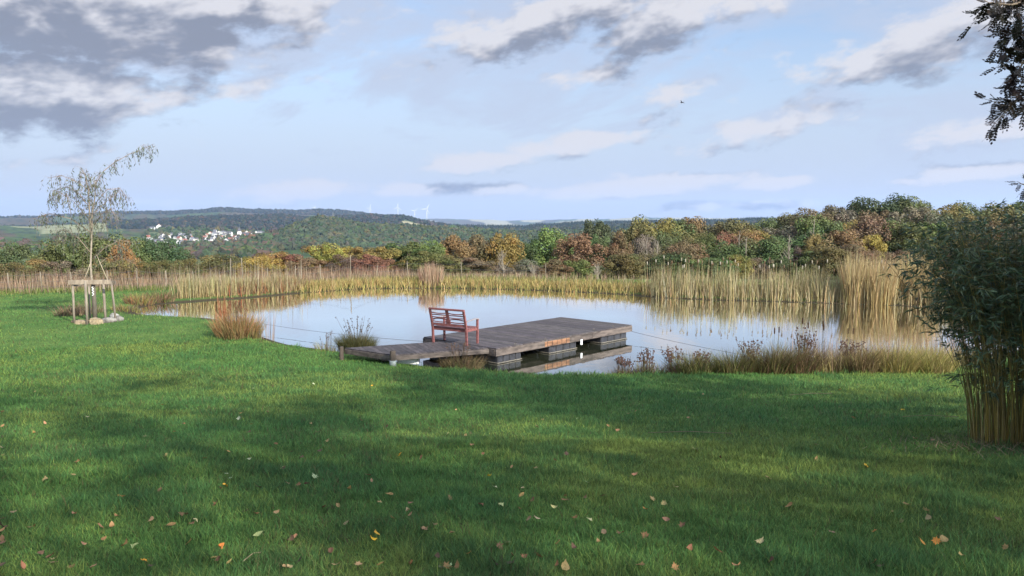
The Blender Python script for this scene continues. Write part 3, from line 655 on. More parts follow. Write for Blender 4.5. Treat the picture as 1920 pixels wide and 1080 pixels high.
def tree(name, px, top, width, d, col, kind, base, cat='tree', group=None, pale=False, low=0.0, depth=1.0):
    x, y = pos(px, d); z = tz(x, y); zt = topz(top-(11 if kind in ('round', 'tall') else 0), d); H = zt-z; wm = width/1440*d*1.12
    hc = H*(1-low); root = empty(name, (x, y, z), random.random()*6.28); tag(root, base, cat, group)
    cm, t1, t2 = random.choice(VAR[kind])
    sx = wm/.86
    if kind != 'bush':
        t = link('trunk', t2 if pale else t1, root); t.scale = (hc*.8, hc*.8, hc*.98); t.location = (0, 0, H*low)
        if low > 0: t.scale[2] = max(hc*.98, H*low/.42)
    else:
        t = link('stems', t1, root); t.scale = (wm*.6, wm*.6, hc*.9)
    c = link('crown', cm, root); c.scale = (sx, sx*depth, hc); c.location = (0, 0, H*low); 
    if kind != 'bush': c.rotation_euler = (0, 0, 0)
    c.color = (*[min(1, k*2.5*random.uniform(.9, 1.1)) for k in col], 1)
    LAB.append((root, base, px)); return root
CN = {'dark green': (.046, .062, .026), 'mid green': (.066, .086, .030), 'bright green': (.088, .118, .034), 'olive': (.090, .090, .034), 'yellow': (.19, .160, .040), 'ochre': (.145, .115, .038),
      'orange': (.155, .100, .042), 'rust brown': (.120, .082, .046), 'reddish': (.122, .074, .042), 'maroon': (.080, .050, .036), 'grey brown': (.110, .098, .066), 'red': (.15, .070, .048)}
# forest on the right: skyline trees, then rows in front of them
SKX = [800, 860, 950, 985, 1035, 1080, 1125, 1160, 1220, 1300, 1400, 1480, 1530, 1590, 1640, 1700, 1760, 1920, 2150, 2400]
SKY_ = [460, 451, 449, 458, 440, 447, 436, 432, 416, 420, 424, 411, 397, 398, 377, 379, 389, 393, 388, 380]
where = [(860, 'above the lone pink reeds'), (1000, 'behind the bench'), (1130, 'behind the middle of the dock'), (1230, 'behind the far end of the dock'), (1340, 'above the left part of the cattails'),
         (1460, 'above the middle of the cattails'), (1580, 'left of the tall golden grass'), (1700, 'above the tall golden grass'), (1800, 'behind the left of the bamboo'), (9999, 'behind the bamboo')]
def wh(px): return next(t for m, t in where if px < m)
fixed = [(805, 460, 62, 80, 'bright green', 'round', 'front'), (852, 452, 78, 88, 'orange', 'round', 'front'), (900, 451, 76, 92, 'rust brown', 'round', 'front'), (948, 449, 72, 90, 'ochre', 'round', 'front'), (988, 460, 52, 96, 'dark green', 'round', 'front'),
         (1036, 439, 88, 98, 'bright green', 'round', 'front'), (1080, 449, 92, 86, 'rust brown', 'round', 'front'), (1124, 424, 76, 150, 'dark green', 'round', 'back'), (1122, 452, 50, 92, 'mid green', 'tall', 'front'), (1160, 446, 52, 88, 'reddish', 'tall', 'front'),
         (1186, 430, 80, 110, 'olive', 'round', 'back'), (1224, 416, 96, 125, 'ochre', 'round', 'back'), (1262, 424, 70, 130, 'mid green', 'round', 'back'), (1300, 419, 84, 135, 'rust brown', 'round', 'back'), (1345, 424, 84, 132, 'olive', 'round', 'back'),
         (1392, 425, 84, 130, 'olive', 'round', 'back'), (1432, 421, 76, 138, 'mid green', 'round', 'back'), (1476, 412, 80, 140, 'olive', 'round', 'back'), (1528, 398, 84, 135, 'rust brown', 'round', 'back'), (1575, 398, 80, 135, 'grey brown', 'round', 'back'),
         (1606, 388, 70, 140, 'dark green', 'round', 'back'), (1642, 377, 104, 140, 'dark green', 'round', 'back'), (1700, 380, 100, 138, 'mid green', 'round', 'back'), (1755, 390, 100, 140, 'ochre', 'round', 'back'), (1810, 392, 96, 145, 'mid green', 'round', 'back'),
         (1870, 393, 100, 145, 'olive', 'round', 'back'), (1930, 390, 110, 145, 'mid green', 'round', 'back'), (2010, 388, 110, 145, 'olive', 'round', 'back'), (2100, 385, 120, 145, 'mid green', 'round', 'back'),
         (1455, 444, 62, 92, 'mid green', 'cone', 'front'), (1360, 446, 54, 100, 'reddish', 'tall', 'front'), (1406, 440, 62, 105, 'orange', 'round', 'front'), (1500, 462, 34, 84, 'maroon', 'cone', 'front'), (1320, 448, 50, 96, 'mid green', 'tall', 'front'),
         (1282, 462, 66, 84, 'rust brown', 'round', 'front'), (1210, 452, 56, 92, 'grey brown', 'tall', 'front'), (1245, 446, 50, 105, 'mid green', 'round', 'front'), (1525, 450, 44, 92, 'ochre', 'round', 'front'), (1560, 428, 80, 100, 'mid green', 'round', 'front'),
         (1600, 425, 60, 108, 'ochre', 'round', 'front'), (1632, 452, 60, 92, 'yellow', 'round', 'front'), (1668, 425, 80, 108, 'mid green', 'round', 'front'), (1725, 430, 84, 104, 'bright green', 'round', 'front'), (1785, 428, 84, 108, 'ochre', 'round', 'front'), (1850, 430, 84, 104, 'mid green', 'round', 'front'), (1915, 430, 80, 104, 'olive', 'round', 'front'), (1990, 428, 90, 104, 'mid green', 'round', 'front')]
for px, top, wdt, d, cn, kind, row in fixed:
    low = random.uniform(.05, .2) if row == 'back' else (.04 if cn in ('reddish', 'maroon', 'mid green') else .12)
    tree('broadleaf_tree', px, top, wdt, d, CN[cn], kind, f'{cn} tree in the {"back" if row=="back" else "front"} row, {wh(px)}', 'tree', 'trees of the autumn wood behind the pond', pale=random.random() < .5, low=low)
for d, off, step in ((118, 24, 58), (98, 44, 58), (80, 66, 46)):
    px = 820+random.uniform(-10, 10) if d != 80 else 800
    while px < 2150:
        sk = np.interp(px, SKX, SKY_); top = min(sk+off+random.uniform(-8, 8), 498)
        if d == 80: top = max(top, 484 if px < 1500 else 470)
        cn = random.choices(['dark green', 'mid green', 'olive', 'ochre', 'rust brown', 'reddish', 'grey brown', 'orange', 'bright green'], [5, 8, 8, 4, 2, 1, 3, 1, 3] if d > 80 else [5, 4, 4, 2, 2, 1, 4, 0, 1])[0]
        wdt = random.uniform(74, 104) if d > 80 else random.uniform(56, 84)
        ki = random.choice(['round', 'round', 'tall']) if d > 80 else random.choice(['bush', 'tall'])
        nm = {118: 'middle rows', 98: 'second row', 80: 'undergrowth'}[d]
        tree('broadleaf_tree' if ki != 'bush' else 'forest_shrub', px, top, wdt, d+random.uniform(-5, 5), CN[cn], ki, f'{cn} {"tree" if ki != "bush" else "shrub"} in the {nm}, {wh(px)}', 'tree' if ki != 'bush' else 'shrub', 'trees of the autumn wood behind the pond', pale=random.random() < .45, low=random.uniform(0, .15) if ki != 'bush' else 0)
        px += step+random.uniform(-8, 8)
# bare pale trees standing in front of the wood
def bare_tree(px, top, d, base, spread=.25, n=26):
    x, y = pos(px, d); z = tz(x, y); H = topz(top, d)-z; root = empty('bare_tree', (x, y, z)); tag(root, base, 'tree', 'bare pale trees at the edge of the wood')
    mb = MB(); mb.tube([(0, 0, -.1), (.1, 0, H*.4), (.0, 0, H*.8), (.1, 0, H)], [.11, .09, .05, .02], 6); mb.build('trunk', M_palebark, root, True)
    mb = MB()
    for k in range(n):
        z0 = H*random.uniform(.3, .9); a_ = random.random()*6.283; L = H*spread*random.uniform(.4, 1)*(1.1-z0/H); dx, dy = math.cos(a_)*L, math.sin(a_)*L
        mb.tube([(0, 0, z0), (dx*.5, dy*.5, z0+L*.45), (dx, dy, z0+L*1.1)], [.03, .02, .01], 4, cap=False)
        for q in range(3):
            t = random.uniform(.4, 1); mb.tube([(dx*t, dy*t, z0+L*t), (dx*t+random.uniform(-.5, .5), dy*t, z0+L*t+random.uniform(.2, .8))], [.02, .006], 3, cap=False)
    mb.build('branches', M_palebark, root, True); LAB.append((root, base, px))
for px, top, d, n in ((942, 470, 78, 26), (1212, 440, 88, 12), (1232, 455, 84, 18), (1385, 432, 95, 9), (1398, 445, 92, 9), (1478, 440, 88, 12), (1524, 410, 98, 10), (1120, 500, 70, 20), (1000, 505, 66, 12)):
    bare_tree(px, top, d, f'pale bare tree standing {wh(px)}', .25, n)
# hedge and shrubs beyond the fence on the left
HG = [(345, 492, 50, 52, 'olive'), (388, 487, 58, 56, 'ochre'), (432, 484, 60, 55, 'olive'), (470, 486, 52, 50, 'yellow'), (498, 479, 66, 56, 'orange'), (540, 483, 60, 57, 'red'), (566, 488, 44, 50, 'rust brown'), (598, 467, 62, 58, 'ochre'), (618, 463, 44, 57, 'yellow'),
      (652, 484, 44, 56, 'maroon'), (676, 470, 54, 60, 'ochre'), (692, 484, 42, 54, 'red'), (722, 470, 56, 60, 'ochre'), (764, 461, 70, 62, 'mid green'), (800, 478, 56, 58, 'olive'), (838, 486, 60, 58, 'olive'), (880, 490, 60, 60, 'rust brown'), (300, 494, 50, 50, 'olive'), (262, 494, 50, 50, 'ochre'), (215, 495, 60, 50, 'olive'), (60, 494, 60, 50, 'ochre'), (22, 498, 60, 48, 'olive'), (110, 497, 60, 48, 'grey brown')]
for px, top, wdt, d, cn in HG+[(p+23, t+6, w_, d_+4, c) for (p, t, w_, d_, c) in HG if 330 < p < 860]:
    wdt *= 1.5; top -= 7
    tree('hedge_shrub', px, top, wdt, d, CN[cn], 'bush', f'{cn} shrub {"in front" if (px, top, cn) in [(h_[0], h_[1], h_[4]) for h_ in HG] else "deep"} in the hedge behind the {"fence left of the reeds" if px < 330 else "yellow reeds" if px < 560 else "bank grass" if px < 790 else "pink reeds"}', 'shrub', 'autumn shrubs beyond the fence')
for px, top, wdt, d, cn, lab in ((128, 452, 74, 74, 'mid green', 'mid green bushy tree behind the staked sapling, on its left'), (192, 446, 110, 78, 'mid green', 'broad green tree right behind the staked sapling'), (252, 458, 80, 80, 'mid green', 'green tree behind the sapling, on its right'), (300, 456, 76, 82, 'dark green', 'dark green tree left of the valley field'),
                                 (225, 462, 50, 70, 'orange', 'orange leaved small tree behind the sapling'), (30, 470, 80, 84, 'dark green', 'dark green tree at the left edge of the photo'), (78, 478, 70, 74, 'olive', 'olive shrub between the left edge and the sapling'), (345, 478, 50, 90, 'dark green', 'low dark tree below the valley field'), (-60, 460, 110, 84, 'mid green', 'green tree beyond the left edge')):
    tree('broadleaf_tree', px, top, wdt, d, CN[cn], 'round', lab, 'tree', 'trees left of the valley')

# far woods: one mass of crowns on the hills
ICO = []
def ico(sub):
    import bmesh
    bm = bmesh.new(); bmesh.ops.create_icosphere(bm, subdivisions=sub, radius=1); V = np.array([v.co[:] for v in bm.verts]); F = np.array([[v.index for v in f.verts] for f in bm.faces]); bm.free(); return V, F
IV2, IF2 = ico(2); IV1, IF1 = ico(1)
def woods(name, n, pxr, dr, size, label, sub=2, cone=False, sel=None, mod=None, pal=None):
    px = rng.uniform(pxr[0], pxr[1], n*3); d = np.exp(rng.uniform(math.log(dr[0]), math.log(dr[1]), n*3))
    if sel is not None: k = sel(px, d); px, d = px[k], d[k]
    px, d = px[:n], d[:n]; n = len(px); x = (px-960)/1440*d; y = d; z = terrain(x, y)
    IV, IF = (IV2, IF2) if sub == 2 else (IV1, IF1)
    s = size*(.6+.8*rng.random(n)); m = len(IV)
    D = 1+.30*rng.normal(size=(n, m)); V = IV[None]*D[..., None]*s[:, None, None]
    if cone:
        h = (IV[:, 2]+1)/2; V = IV[None]*s[:, None, None]*np.stack([(1.05-h)*.55, (1.05-h)*.55, np.ones(m)*1.5], -1)[None]
        V *= (1+.15*rng.normal(size=(n, m)))[..., None]
    V += np.stack([x, y, z+s*(.55 if not cone else .8)], -1)[:, None]
    F = (IF[None]+np.arange(n)[:, None, None]*m).reshape(-1, 3)
    r_ = np.hypot(x, y); base = forest_tint(px, r_, x, y) if pal is None else pick(pal, n, .08)
    t = rng.random((n, 1)); hue = np.where(t < .06, [[1.4, 1.12, .85]], np.where(t < .2, [[1.2, 1.15, .9]], np.where(t < .55, [[.8, .88, .9]], [[1, 1, 1]])))
    C = np.repeat((base*hue*(.9+.2*rng.random((n, 1))))[:, None], m, 1).reshape(-1, 3)
    ob = link(name, npmesh(name, V.reshape(-1, 3), [F], [M_wood], C)); return tag(ob, label, 'wood', kind='stuff')
M_wood = mat('distant_foliage', (.98, 1.0, 1.02), .95, attr=True, spec=.05)
HILLP = [(.036, .050, .028), (.040, .055, .030), (.046, .054, .032), (.030, .042, .026), (.054, .054, .035)]
woods('wooded_hill', 13000, (470, 1300), (1180, 1650), 4.6, 'wooded hill with autumn trees across the valley', 2, pal=HILLP, sel=lambda p, d: (p > 470+(1650-d)*.06))
woods('valley_wood', 2600, (-120, 520), (900, 1480), 6.0, 'dark trees on the valley floor below the village', 2, pal=[(.03, .045, .022), (.045, .065, .028), (.065, .045, .034), (.05, .05, .03)],
      sel=lambda p, d: ~((p < 105) & (d > 1120)) & ~((p > 308) & (p < 382) & (d > 1090) & (d < 1420)))
woods('distant_wood', 9000, (-200, 900), (2500, 3700), 6, 'dark woods on the slopes above the village', 1, pal=[(.014, .022, .018), (.022, .028, .02), (.042, .034, .028), (.012, .018, .017)],
      sel=lambda p, d: ~((p < 205) & (d > 2500) & (d < 3250)) & ~((p > 755) & (p < 850) & (d > 2850) & (d < 3150)))
woods('distant_ridge_wood', 7000, (-200, 860), (5000, 6200), 7.5, 'woods along the far ridge on the left', 1, pal=[(.018, .026, .02), (.034, .032, .026), (.014, .02, .018)])
woods('near_valley_wood', 4500, (740, 1950), (420, 1150), 4.6, 'green wood on the valley side behind the autumn trees', 2, pal=HILLP[:4])
woods('conifer_ridge', 9000, (820, 1620), (2900, 3650), 5.5, 'dark spruce forest along the ridge behind the autumn wood', 1, cone=True, pal=[(.009, .016, .012), (.012, .02, .015), (.017, .025, .017)])
woods('conifer_slope', 9000, (840, 1800), (1700, 3000), 6, 'mixed dark forest on the slope below the spruce ridge', 1, pal=[(.013, .022, .015), (.024, .032, .02), (.036, .036, .026)])

# ------------------------------------------------------------------ village
hv = []
def make_house(kind):
    w_, l_, h_, rf = [(9, 11, 5.5, 4.2), (8, 9, 6, 5), (10, 16, 5, 4), (7.5, 8, 5, 4.2)][kind]
    V = [(-l_/2, -w_/2, -4), (l_/2, -w_/2, -4), (l_/2, w_/2, -4), (-l_/2, w_/2, -4), (-l_/2, -w_/2, h_), (l_/2, -w_/2, h_), (l_/2, w_/2, h_), (-l_/2, w_/2, h_), (-l_/2, 0, h_+rf-.3), (l_/2, 0, h_+rf-.3)]
    wall = npmesh('wall', V, [np.array([[0, 1, 5, 4], [2, 3, 7, 6]]), np.array([[1, 2, 6, ], [1, 6, 5], [3, 0, 4], [3, 4, 7], [5, 6, 9], [7, 4, 8]])], [M_house])
    mb = MB(); o = .5
    for s in (-1, 1):
        a = Vector((0, s*(w_/2+o), h_-o*rf/(w_/2))); b_ = Vector((0, 0, h_+rf)); mb.bar(a, b_, l_+2*o, .3, up=(1, 0, 0)) if False else None
        V2 = [(-l_/2-o, a.y, a.z), (l_/2+o, a.y, a.z), (l_/2+o, 0, b_.z), (-l_/2-o, 0, b_.z)]; V3 = [(x, y, z-.3) for x, y, z in V2]
        mb.add(V2+V3, [[0, 1, 2, 3], [7, 6, 5, 4], [0, 4, 5, 1], [1, 5, 6, 2], [3, 7, 4, 0]])
    mb.box((l_*.2, .8, h_+rf+.2), (.8, .8, 1.6))
    win = MB()
    for sx in (-1, 1):
        for k in range(3):
            for zz in ((1.2, 3.9) if h_ > 5 else (1.6, 3.8)):
                win.box((-l_/3+k*l_/3, sx*(w_/2+.03), zz+.4), (1.2, .1, 1.3))
        for k in (-1, 1): win.box((sx*(l_/2+.03), k*w_*.22, 3.2), (.1, 1.2, 1.3))
    return wall, mb, win.mesh('windows', M_pane)
HV = []
for k in range(4):
    wall, mb, win = make_house(k)
    RC = {}
    for nm, c in (('grey', (.10, .10, .115)), ('dark', (.055, .05, .055)), ('red', (.20, .08, .06))):
        mb.C = [np.tile(np.array(c), (len(v), 1)) for v in mb.V]; RC[nm] = mb.mesh('roof_'+nm, M_roof)
    HV.append((wall, RC, win))
WC = {'white': (.47, .47, .46), 'cream': (.42, .39, .33), 'pale grey': (.30, .31, .32)}
nh = 0; spots = []
while nh < 92:
    px = random.choice([random.uniform(278, 372), random.uniform(385, 500), random.uniform(385, 500)]); 
    py = random.uniform(441, 459) if px < 385 else random.uniform(437, 459)-(px-385)*.02
    if px > 470: py = random.uniform(437, 448)
    if any(abs(px-a) < 5.2 and abs(py-b_) < 2.6 for a, b_ in spots): 
        if random.random() < .97: continue
    spots.append((px, py)); nh += 1
def zdist(px, py):   # where the land shows at that photo height
    ds = np.geomspace(1550, 2600, 120); xs = (px-960)/1440*ds; yy = 412-(terrain(xs, ds)-EYE)/ds*1440
    i_ = np.argmax(yy <= py) if np.any(yy <= py) else len(ds)-1; return float(ds[i_])
def house(px, py, sc_=1.0, name='village_house', where_='in the village', kind=None, d=None):
    d = d or zdist(px, py); x, y = pos(px, d); z = tz(x, y); k = kind if kind is not None else random.randrange(4); wall, RC, win = HV[k]
    wn = random.choices(list(WC), [9, 2, 1])[0]; rn = random.choices(['grey', 'dark', 'red'], [4, 5, 2])[0]
    r_ = empty(name, (x, y, z+.5), random.uniform(-1.5, 1.5)); s = sc_*random.uniform(.85, 1.2)
    for nm, me in (('wall', wall), ('roof', RC[rn]), ('windows', win)):
        c = link(nm, me, r_); c.scale = (s, s, s)
        if nm == 'wall': c.color = (*WC[wn], 1)
    base = f'{wn} house with {rn} roof {where_}'
    tag(r_, base, 'house', 'houses of the village in the valley'); LAB.append((r_, base, px)); return r_
for px, py in spots:
    row = 'in the upper village' if py < 443 else 'in the middle of the village' if py < 452 else 'at the lower edge of the village'
    house(px, py, .78, where_=row)
for px, py in ((288, 430), (300, 429), (318, 430)): house(px, py, 1.5 if px == 300 else 1.0, where_='on the slope above the village', kind=2)
house(412, 474, .8, where_='alone in front of the village beside the dark trees', kind=2, d=1180)
for px in (676, 688, 694): house(px, 432, .9, where_='in the clearing behind the wooded hill', d=1900, kind=0)
# church
def church(px, py):
    d = zdist(px, py); x, y = pos(px, d); z = tz(x, y)+.5; r_ = empty('church', (x, y, z), .4); tag(r_, 'white village church with a dark pointed spire', 'church')
    mb = MB(); mb.box((0, 0, 3), (9, 9, 20)); t = mb.build('tower', M_house, r_); t.color = (.75, .74, .7, 1)
    mb = MB(); mb.add([(-5, -5, 13), (5, -5, 13), (5, 5, 13), (-5, 5, 13), (0, 0, 27)], [[3, 2, 1, 0]], [[0, 1, 4], [1, 2, 4], [2, 3, 4], [3, 0, 4]], (.06, .06, .07)); mb.build('spire', M_roof, r_)
    wall, RC, win = HV[2]; w_ = link('nave', wall, r_, (14, 0, 0)); w_.scale = (1.2,)*3; w_.color = (.75, .74, .7, 1); w_ = link('roof', RC['dark'], r_, (14, 0, 0)); w_.scale = (1.2,)*3
church(450, 444)
# dark green trees inside the village
woods('village_trees', 260, (270, 510), (1650, 2350), 5, 'small trees scattered among the village houses', 2, pal=[(.03, .045, .02), (.06, .055, .03)])

# ------------------------------------------------------------------ wind turbines
tower = MB(); tower.tube([(0, 0, -5), (0, 0, 50), (0, 0, 98)], [2.6, 2.1, 1.5], 10); TW = tower.mesh('tower', M_turb, True)
na = MB(); na.box((0, 2, 99.5), (4, 11, 4), bev=.8); NA = na.mesh('nacelle', M_turb)
hb = MB(); hb.tube([(0, -5.5, 99.5), (0, -4.8, 99.5), (0, -3.4, 99.5)], [.5, 1.7, 2.0], 10); HB = hb.mesh('hub', M_turb, True)
bl = MB(); bl.add([(-1.0, 0, 0), (1.0, .5, 0), (2.2, .3, 8), (-1.6, 0, 8), (1.1, .1, 25), (-1.1, 0, 25), (.25, 0, 46), (-.45, 0, 46), (-1.0, .5, 0), (-1.6, .4, 8), (-1.1, .2, 25), (-.4, .1, 46)],
                  [[0, 1, 2, 3], [3, 2, 4, 5], [5, 4, 6, 7], [1, 8, 9, 2], [2, 9, 10, 4], [4, 10, 11, 6], [8, 0, 3, 9], [9, 3, 5, 10], [10, 5, 7, 11]]); BL = bl.mesh('blade', M_turb)
for px, d, hubpy, ph, lab in ((592, 9200, 389, 15, 'faint white wind turbine left of the others on the ridge'), (653, 9500, 394, 40, 'half hidden wind turbine low behind the ridge'), (695, 7200, 390, 20, 'third wind turbine from the left, tall above the ridge'),
                              (747, 6600, 389, 5, 'tall wind turbine in the middle of the ridge row'), (778, 8200, 396, 50, 'small wind turbine between the two tall ones'), (801, 5600, 392, 28, 'largest wind turbine at the right end of the ridge'),
                              (1068, 14500, 408, 10, 'tiny wind turbine on the far horizon above the dock'), (1508, 11500, 396, 33, 'faint wind turbine just left of the high wood'), (1519, 12000, 395, 70, 'faint wind turbine touching the left side of the high wood')):
    x, y = pos(px, d); hz = topz(hubpy, d); r_ = empty('wind_turbine', (x, y, hz-99.5), R(random.uniform(-25, 25))); tag(r_, lab, 'wind turbine', 'wind turbines on the skyline')
    for nm, me in (('tower', TW), ('nacelle', NA), ('hub', HB)): link(nm, me, r_)
    for k in range(3):
        c = link('blade', BL, r_, (0, -4.6, 99.5)); c.rotation_euler = (0, R(ph+120*k), 0); c.scale = (1.3, 1.3, 1.0)

# ------------------------------------------------------------------ wire fence
fr_ = empty('wire_fence', (-24.5, 36.2, tz(-24.5, 36.2))); tag(fr_, 'wire fence with thin pale wooden posts behind the left lawn and pond', 'fence')
O = np.array(fr_.location[:]); fp = np.array(fl[0:8]); L = np.linalg.norm(np.diff(fp, axis=0), axis=1); cs_ = np.r_[0, np.cumsum(L)]
tops = []
pw = [-10, 14, 75, 132, 200, 256, 309, 362, 431, 455, 500, 552, 600, 656, 706, 764, 866, 1023]
ss = np.linspace(0, cs_[-1], 4000); fx_ = np.interp(ss, cs_, fp[:, 0]); fy_ = np.interp(ss, cs_, fp[:, 1]); fpx = 960+1440*fx_/fy_
for px in pw:
    i_ = int(np.argmin(abs(fpx-px))); x, y = fx_[i_], fy_[i_]; z = tz(x, y); h = random.uniform(.85, 1.1) if px not in (431, 455, 656) else 1.5
    mb = MB(); lx = random.uniform(-.08, .05); a_ = Vector((x-O[0], y-O[1], z-O[2]-.1)); b_ = a_+Vector((lx, 0, h+.1)); v = random.uniform(.85, 1.25)
    mb.tube([a_, (a_+b_)/2, b_], [.026, .025, .022], 6, (.95*v, .95*v, .88*v)); mb.build('post', M_stake, fr_, True); tops.append((a_, b_))
mb = MB()
for k in range(len(tops)-1):
    for t in (.35, .6, .88):
        p0 = tops[k][0].lerp(tops[k][1], t); p1 = tops[k+1][0].lerp(tops[k+1][1], t); mb.tube([p0, (p0+p1)/2-Vector((0, 0, .03)), p1], .006, 3, (1, 1, 1), cap=False)
mb.build('wire', M_wire, fr_)

# ------------------------------------------------------------------ floating dock
DZ = -1.58
Dc = at(943, 651, DZ)[:2]; Cc = at(1195, 605.5, DZ)[:2]; Bc = at(1040, 597.5, DZ)[:2]; Ac = at(781, 634, DZ)[:2]
ux = ((Cc-Dc)+(Bc-Ac)); ux /= np.linalg.norm(ux); vx = np.array([-ux[1], ux[0]]); LEN = (np.linalg.norm(Cc-Dc)+np.linalg.norm(Bc-Ac))/2; WID = (np.linalg.norm(Ac-Dc)+np.linalg.norm(Bc-Cc))/2
cen = (Ac+Bc+Cc+Dc)/4; o0 = cen-ux*LEN/2-vx*WID/2; rz = math.atan2(ux[1], ux[0])
dock = empty('floating_dock', (o0[0], o0[1], WATER), rz); tag(dock, 'dark wooden swimming dock on plastic floats reaching into the pond', 'dock')
T = DZ-WATER; mb = MB(); n = int(LEN/.142); pw_ = LEN/n
for k in range(n):
    v = random.uniform(.72, 1.28); mb.box(((k+.5)*pw_, WID/2, T-.014+random.uniform(-.0015, .0015)), (pw_-.008, WID+.03, .028), None, (v, v*random.uniform(.95, 1.03), v*random.uniform(.92, 1.05)), .003)
mb.build('decking', M_deck, dock)
def fascia(name, a, b_, parent, t=.045, h=.17, zc=None, seg=2.0):
    a = Vector(a); b_ = Vector(b_); L_ = (b_-a).length; k = max(1, round(L_/seg)); m_ = MB()
    for q in range(k):
        p0 = a.lerp(b_, q/k); p1 = a.lerp(b_, (q+1)/k); e = (p1-p0).normalized()*.003; v = random.uniform(.85, 1.2)
        m_.bar(p0+e, p1-e, t, h, col=(v, v*.97, v*.93), bev=.004)
    return m_.build(name, M_fascia, parent)
zf = T-.03-.085
fascia('side_board', (-.02, -.0, zf), (LEN+.02, -.0, zf), dock, seg=2.1); fascia('side_board', (-.02, WID, zf), (LEN+.02, WID, zf), dock)
fascia('end_board', (0, .03, zf), (0, WID-.03, zf), dock, seg=3); fascia('end_board', (LEN, .03, zf), (LEN, WID-.03, zf), dock, seg=3)
mb = MB(); v = (2.2, 1.35, .8)  # dappled sun on the side board, painted in as an orange patch
mb.box((LEN*.40, -.026, zf), (1.05, .006, .13), None, v)
for k in range(5): mb.box((LEN*.40-.42+k*.2, -.031, zf), (.014, .005, .13), None, (.5, .4, .35))
mb.build('sunlit_board_patch', M_fascia, dock)
mb = MB()
for y_ in (.5, 1.35, 2.2): mb.box((LEN/2, y_, T-.11), (LEN-.1, .06, .15))
mb.build('joists', M_fascia, dock)
for t0, t1 in ((.02, .172), (.36, .56), (.755, .975)):
    mb = MB(); x0, x1 = t0*LEN, t1*LEN; ns = 4; dx = (x1-x0)/ns; sc2 = MB(); nw = 6; dw = (WID-.12)/nw
    for a_ in range(ns):
        for b_ in range(nw): mb.box((x0+(a_+.5)*dx, .06+(b_+.5)*dw, .0), (dx-.012, dw-.012, (T-.2)*2-.004), None, (1, 1, 1), .022)
    f_ = mb.build('float', M_float, dock)
    sc2.box(((x0+x1)/2, WID/2, .022), (x1-x0+.03, WID-.12+.03, .022), None, (1, 1, 1), .008); sc2.build('waterline_rim', M_scum, f_)
mb = MB(); mb.box((LEN*.572, -.05, .19), (.075, .03, .15), None, (1, 1, 1), .006); mb.build('white_marker', M_white, dock)
mb = MB()
for t, y_ in ((.13, .08), (.33, .07), (.72, .2), (.86, .1)): mb.tube([(t*LEN, y_, T), (t*LEN, y_, T+.02), (t*LEN+.03, y_, T+.035), (t*LEN+.06, y_, T)], .008, 5)
mb.build('cleats', M_scum, dock)
# gangway
P1 = at(646, 650, DZ)[:2]; P2 = at(737, 665, DZ)[:2]; gd = np.array([.90, .40]); gd /= np.linalg.norm(gd)
gv = np.array([-gd[1], gd[0]]); GW = 1.45; GL = 3.3; g0 = P2; rzg = math.atan2(gd[1], gd[0])
gw = empty('gangway', (g0[0], g0[1], WATER), rzg); tag(gw, 'dark wooden gangway joining the lawn to the floating dock', 'gangway')
def clip_len(v):   # board end where it meets the dock edge (line through dock corner o0 along vx)
    p = g0+gv*v; A_ = np.array([gd, -vx]).T; s_ = np.linalg.solve(A_, o0-p); return s_[0]-.035
TG = T-.004; mb = MB(); nb2 = 10; bw = GW/nb2
nl = int(GL/.142)
for k in range(-6, 40):
    xa = k*.142+.012
    v = random.uniform(.72, 1.2); pts = []
    # cross boards, cut off at the dock edge
    y0, y1 = 0, GW; l0, l1 = clip_len(y0), clip_len(y1)
    xb = xa+.134
    def lim(x): return max(0.0, min(1.0, -x/.84))*GW
    def yr(x): # range of y where x < clip
        t = (x-l0)/(l1-l0) if abs(l1-l0) > 1e-6 else 0
        if l1 > l0: return (max(0, min(1, t))*GW, GW)
        return (0, (max(0, min(1, t)))*GW)
    if xb > max(l0, l1): break
    ya, yb = yr(xa), yr(xb)
    if xa < 0: ya, yb = (lim(xa), GW), (lim(min(xb, 0)), GW)
    if xa < 0 and GW-ya[0] < .02: ya = (GW-.02, GW)
    if ya[1]-ya[0] < .015: break
    if xa > min(l0, l1) and yb[1]-yb[0] < .02: break
    q4 = [(xa, ya[0]), (xb, yb[0]), (xb, yb[1]), (xa, ya[1])]
    V = [(x, y, TG-.028) for x, y in q4]+[(x, y, TG) for x, y in q4]
    mb.add(V, [[3, 2, 1, 0], [4, 5, 6, 7], [0, 1, 5, 4], [1, 2, 6, 5], [2, 3, 7, 6], [3, 0, 4, 7]], None, (v, v*.98, v))
mb.build('decking', M_deck, gw)
zf = TG-.03-.055
fascia('side_board', (0, .0, zf), (clip_len(0), .0, zf), gw, h=.11); fascia('side_board', (-.84, GW, zf), (clip_len(GW), GW, zf), gw, h=.11); fascia('end_board', (-.02, .04, zf), (-.84, GW-.03, zf), gw, h=.11)
for (x, y, h, r_) in ((-.93, GW-.04, .46, .055), (-.03, -.09, .53, .07)):
    mb = MB(); z0 = -.25; mb.tube([(x, y, z0), (x, y, z0+.4), (x, y, h-.02), (x, y, h)], [r_, r_, r_, r_*.85], 12, (.3, .28, .28)); mb.build('post', M_stake, gw, True)
mb = MB(); mb.tube([(-.03, -.09, .14), (-.03, -.09, .30)], .082, 12); mb.build('post_collar', mat('galvanised_collar', (.17, .20, .19), .5, nscale=12), gw, True)
wb = empty('white_box', (*at(766, 677, -1.84)[:2], -1.90), -.05); tag(wb, 'low white box on the bank under the gangway', 'box')
mb = MB(); mb.box((0, 0, .06), (.52, .22, .12), None, (1, 1, 1), .01); mb.build('body', M_white, wb); mb = MB(); mb.box((0, 0, .132), (.56, .26, .022), None, (1, 1, 1), .006); mb.build('lid', M_white, wb)
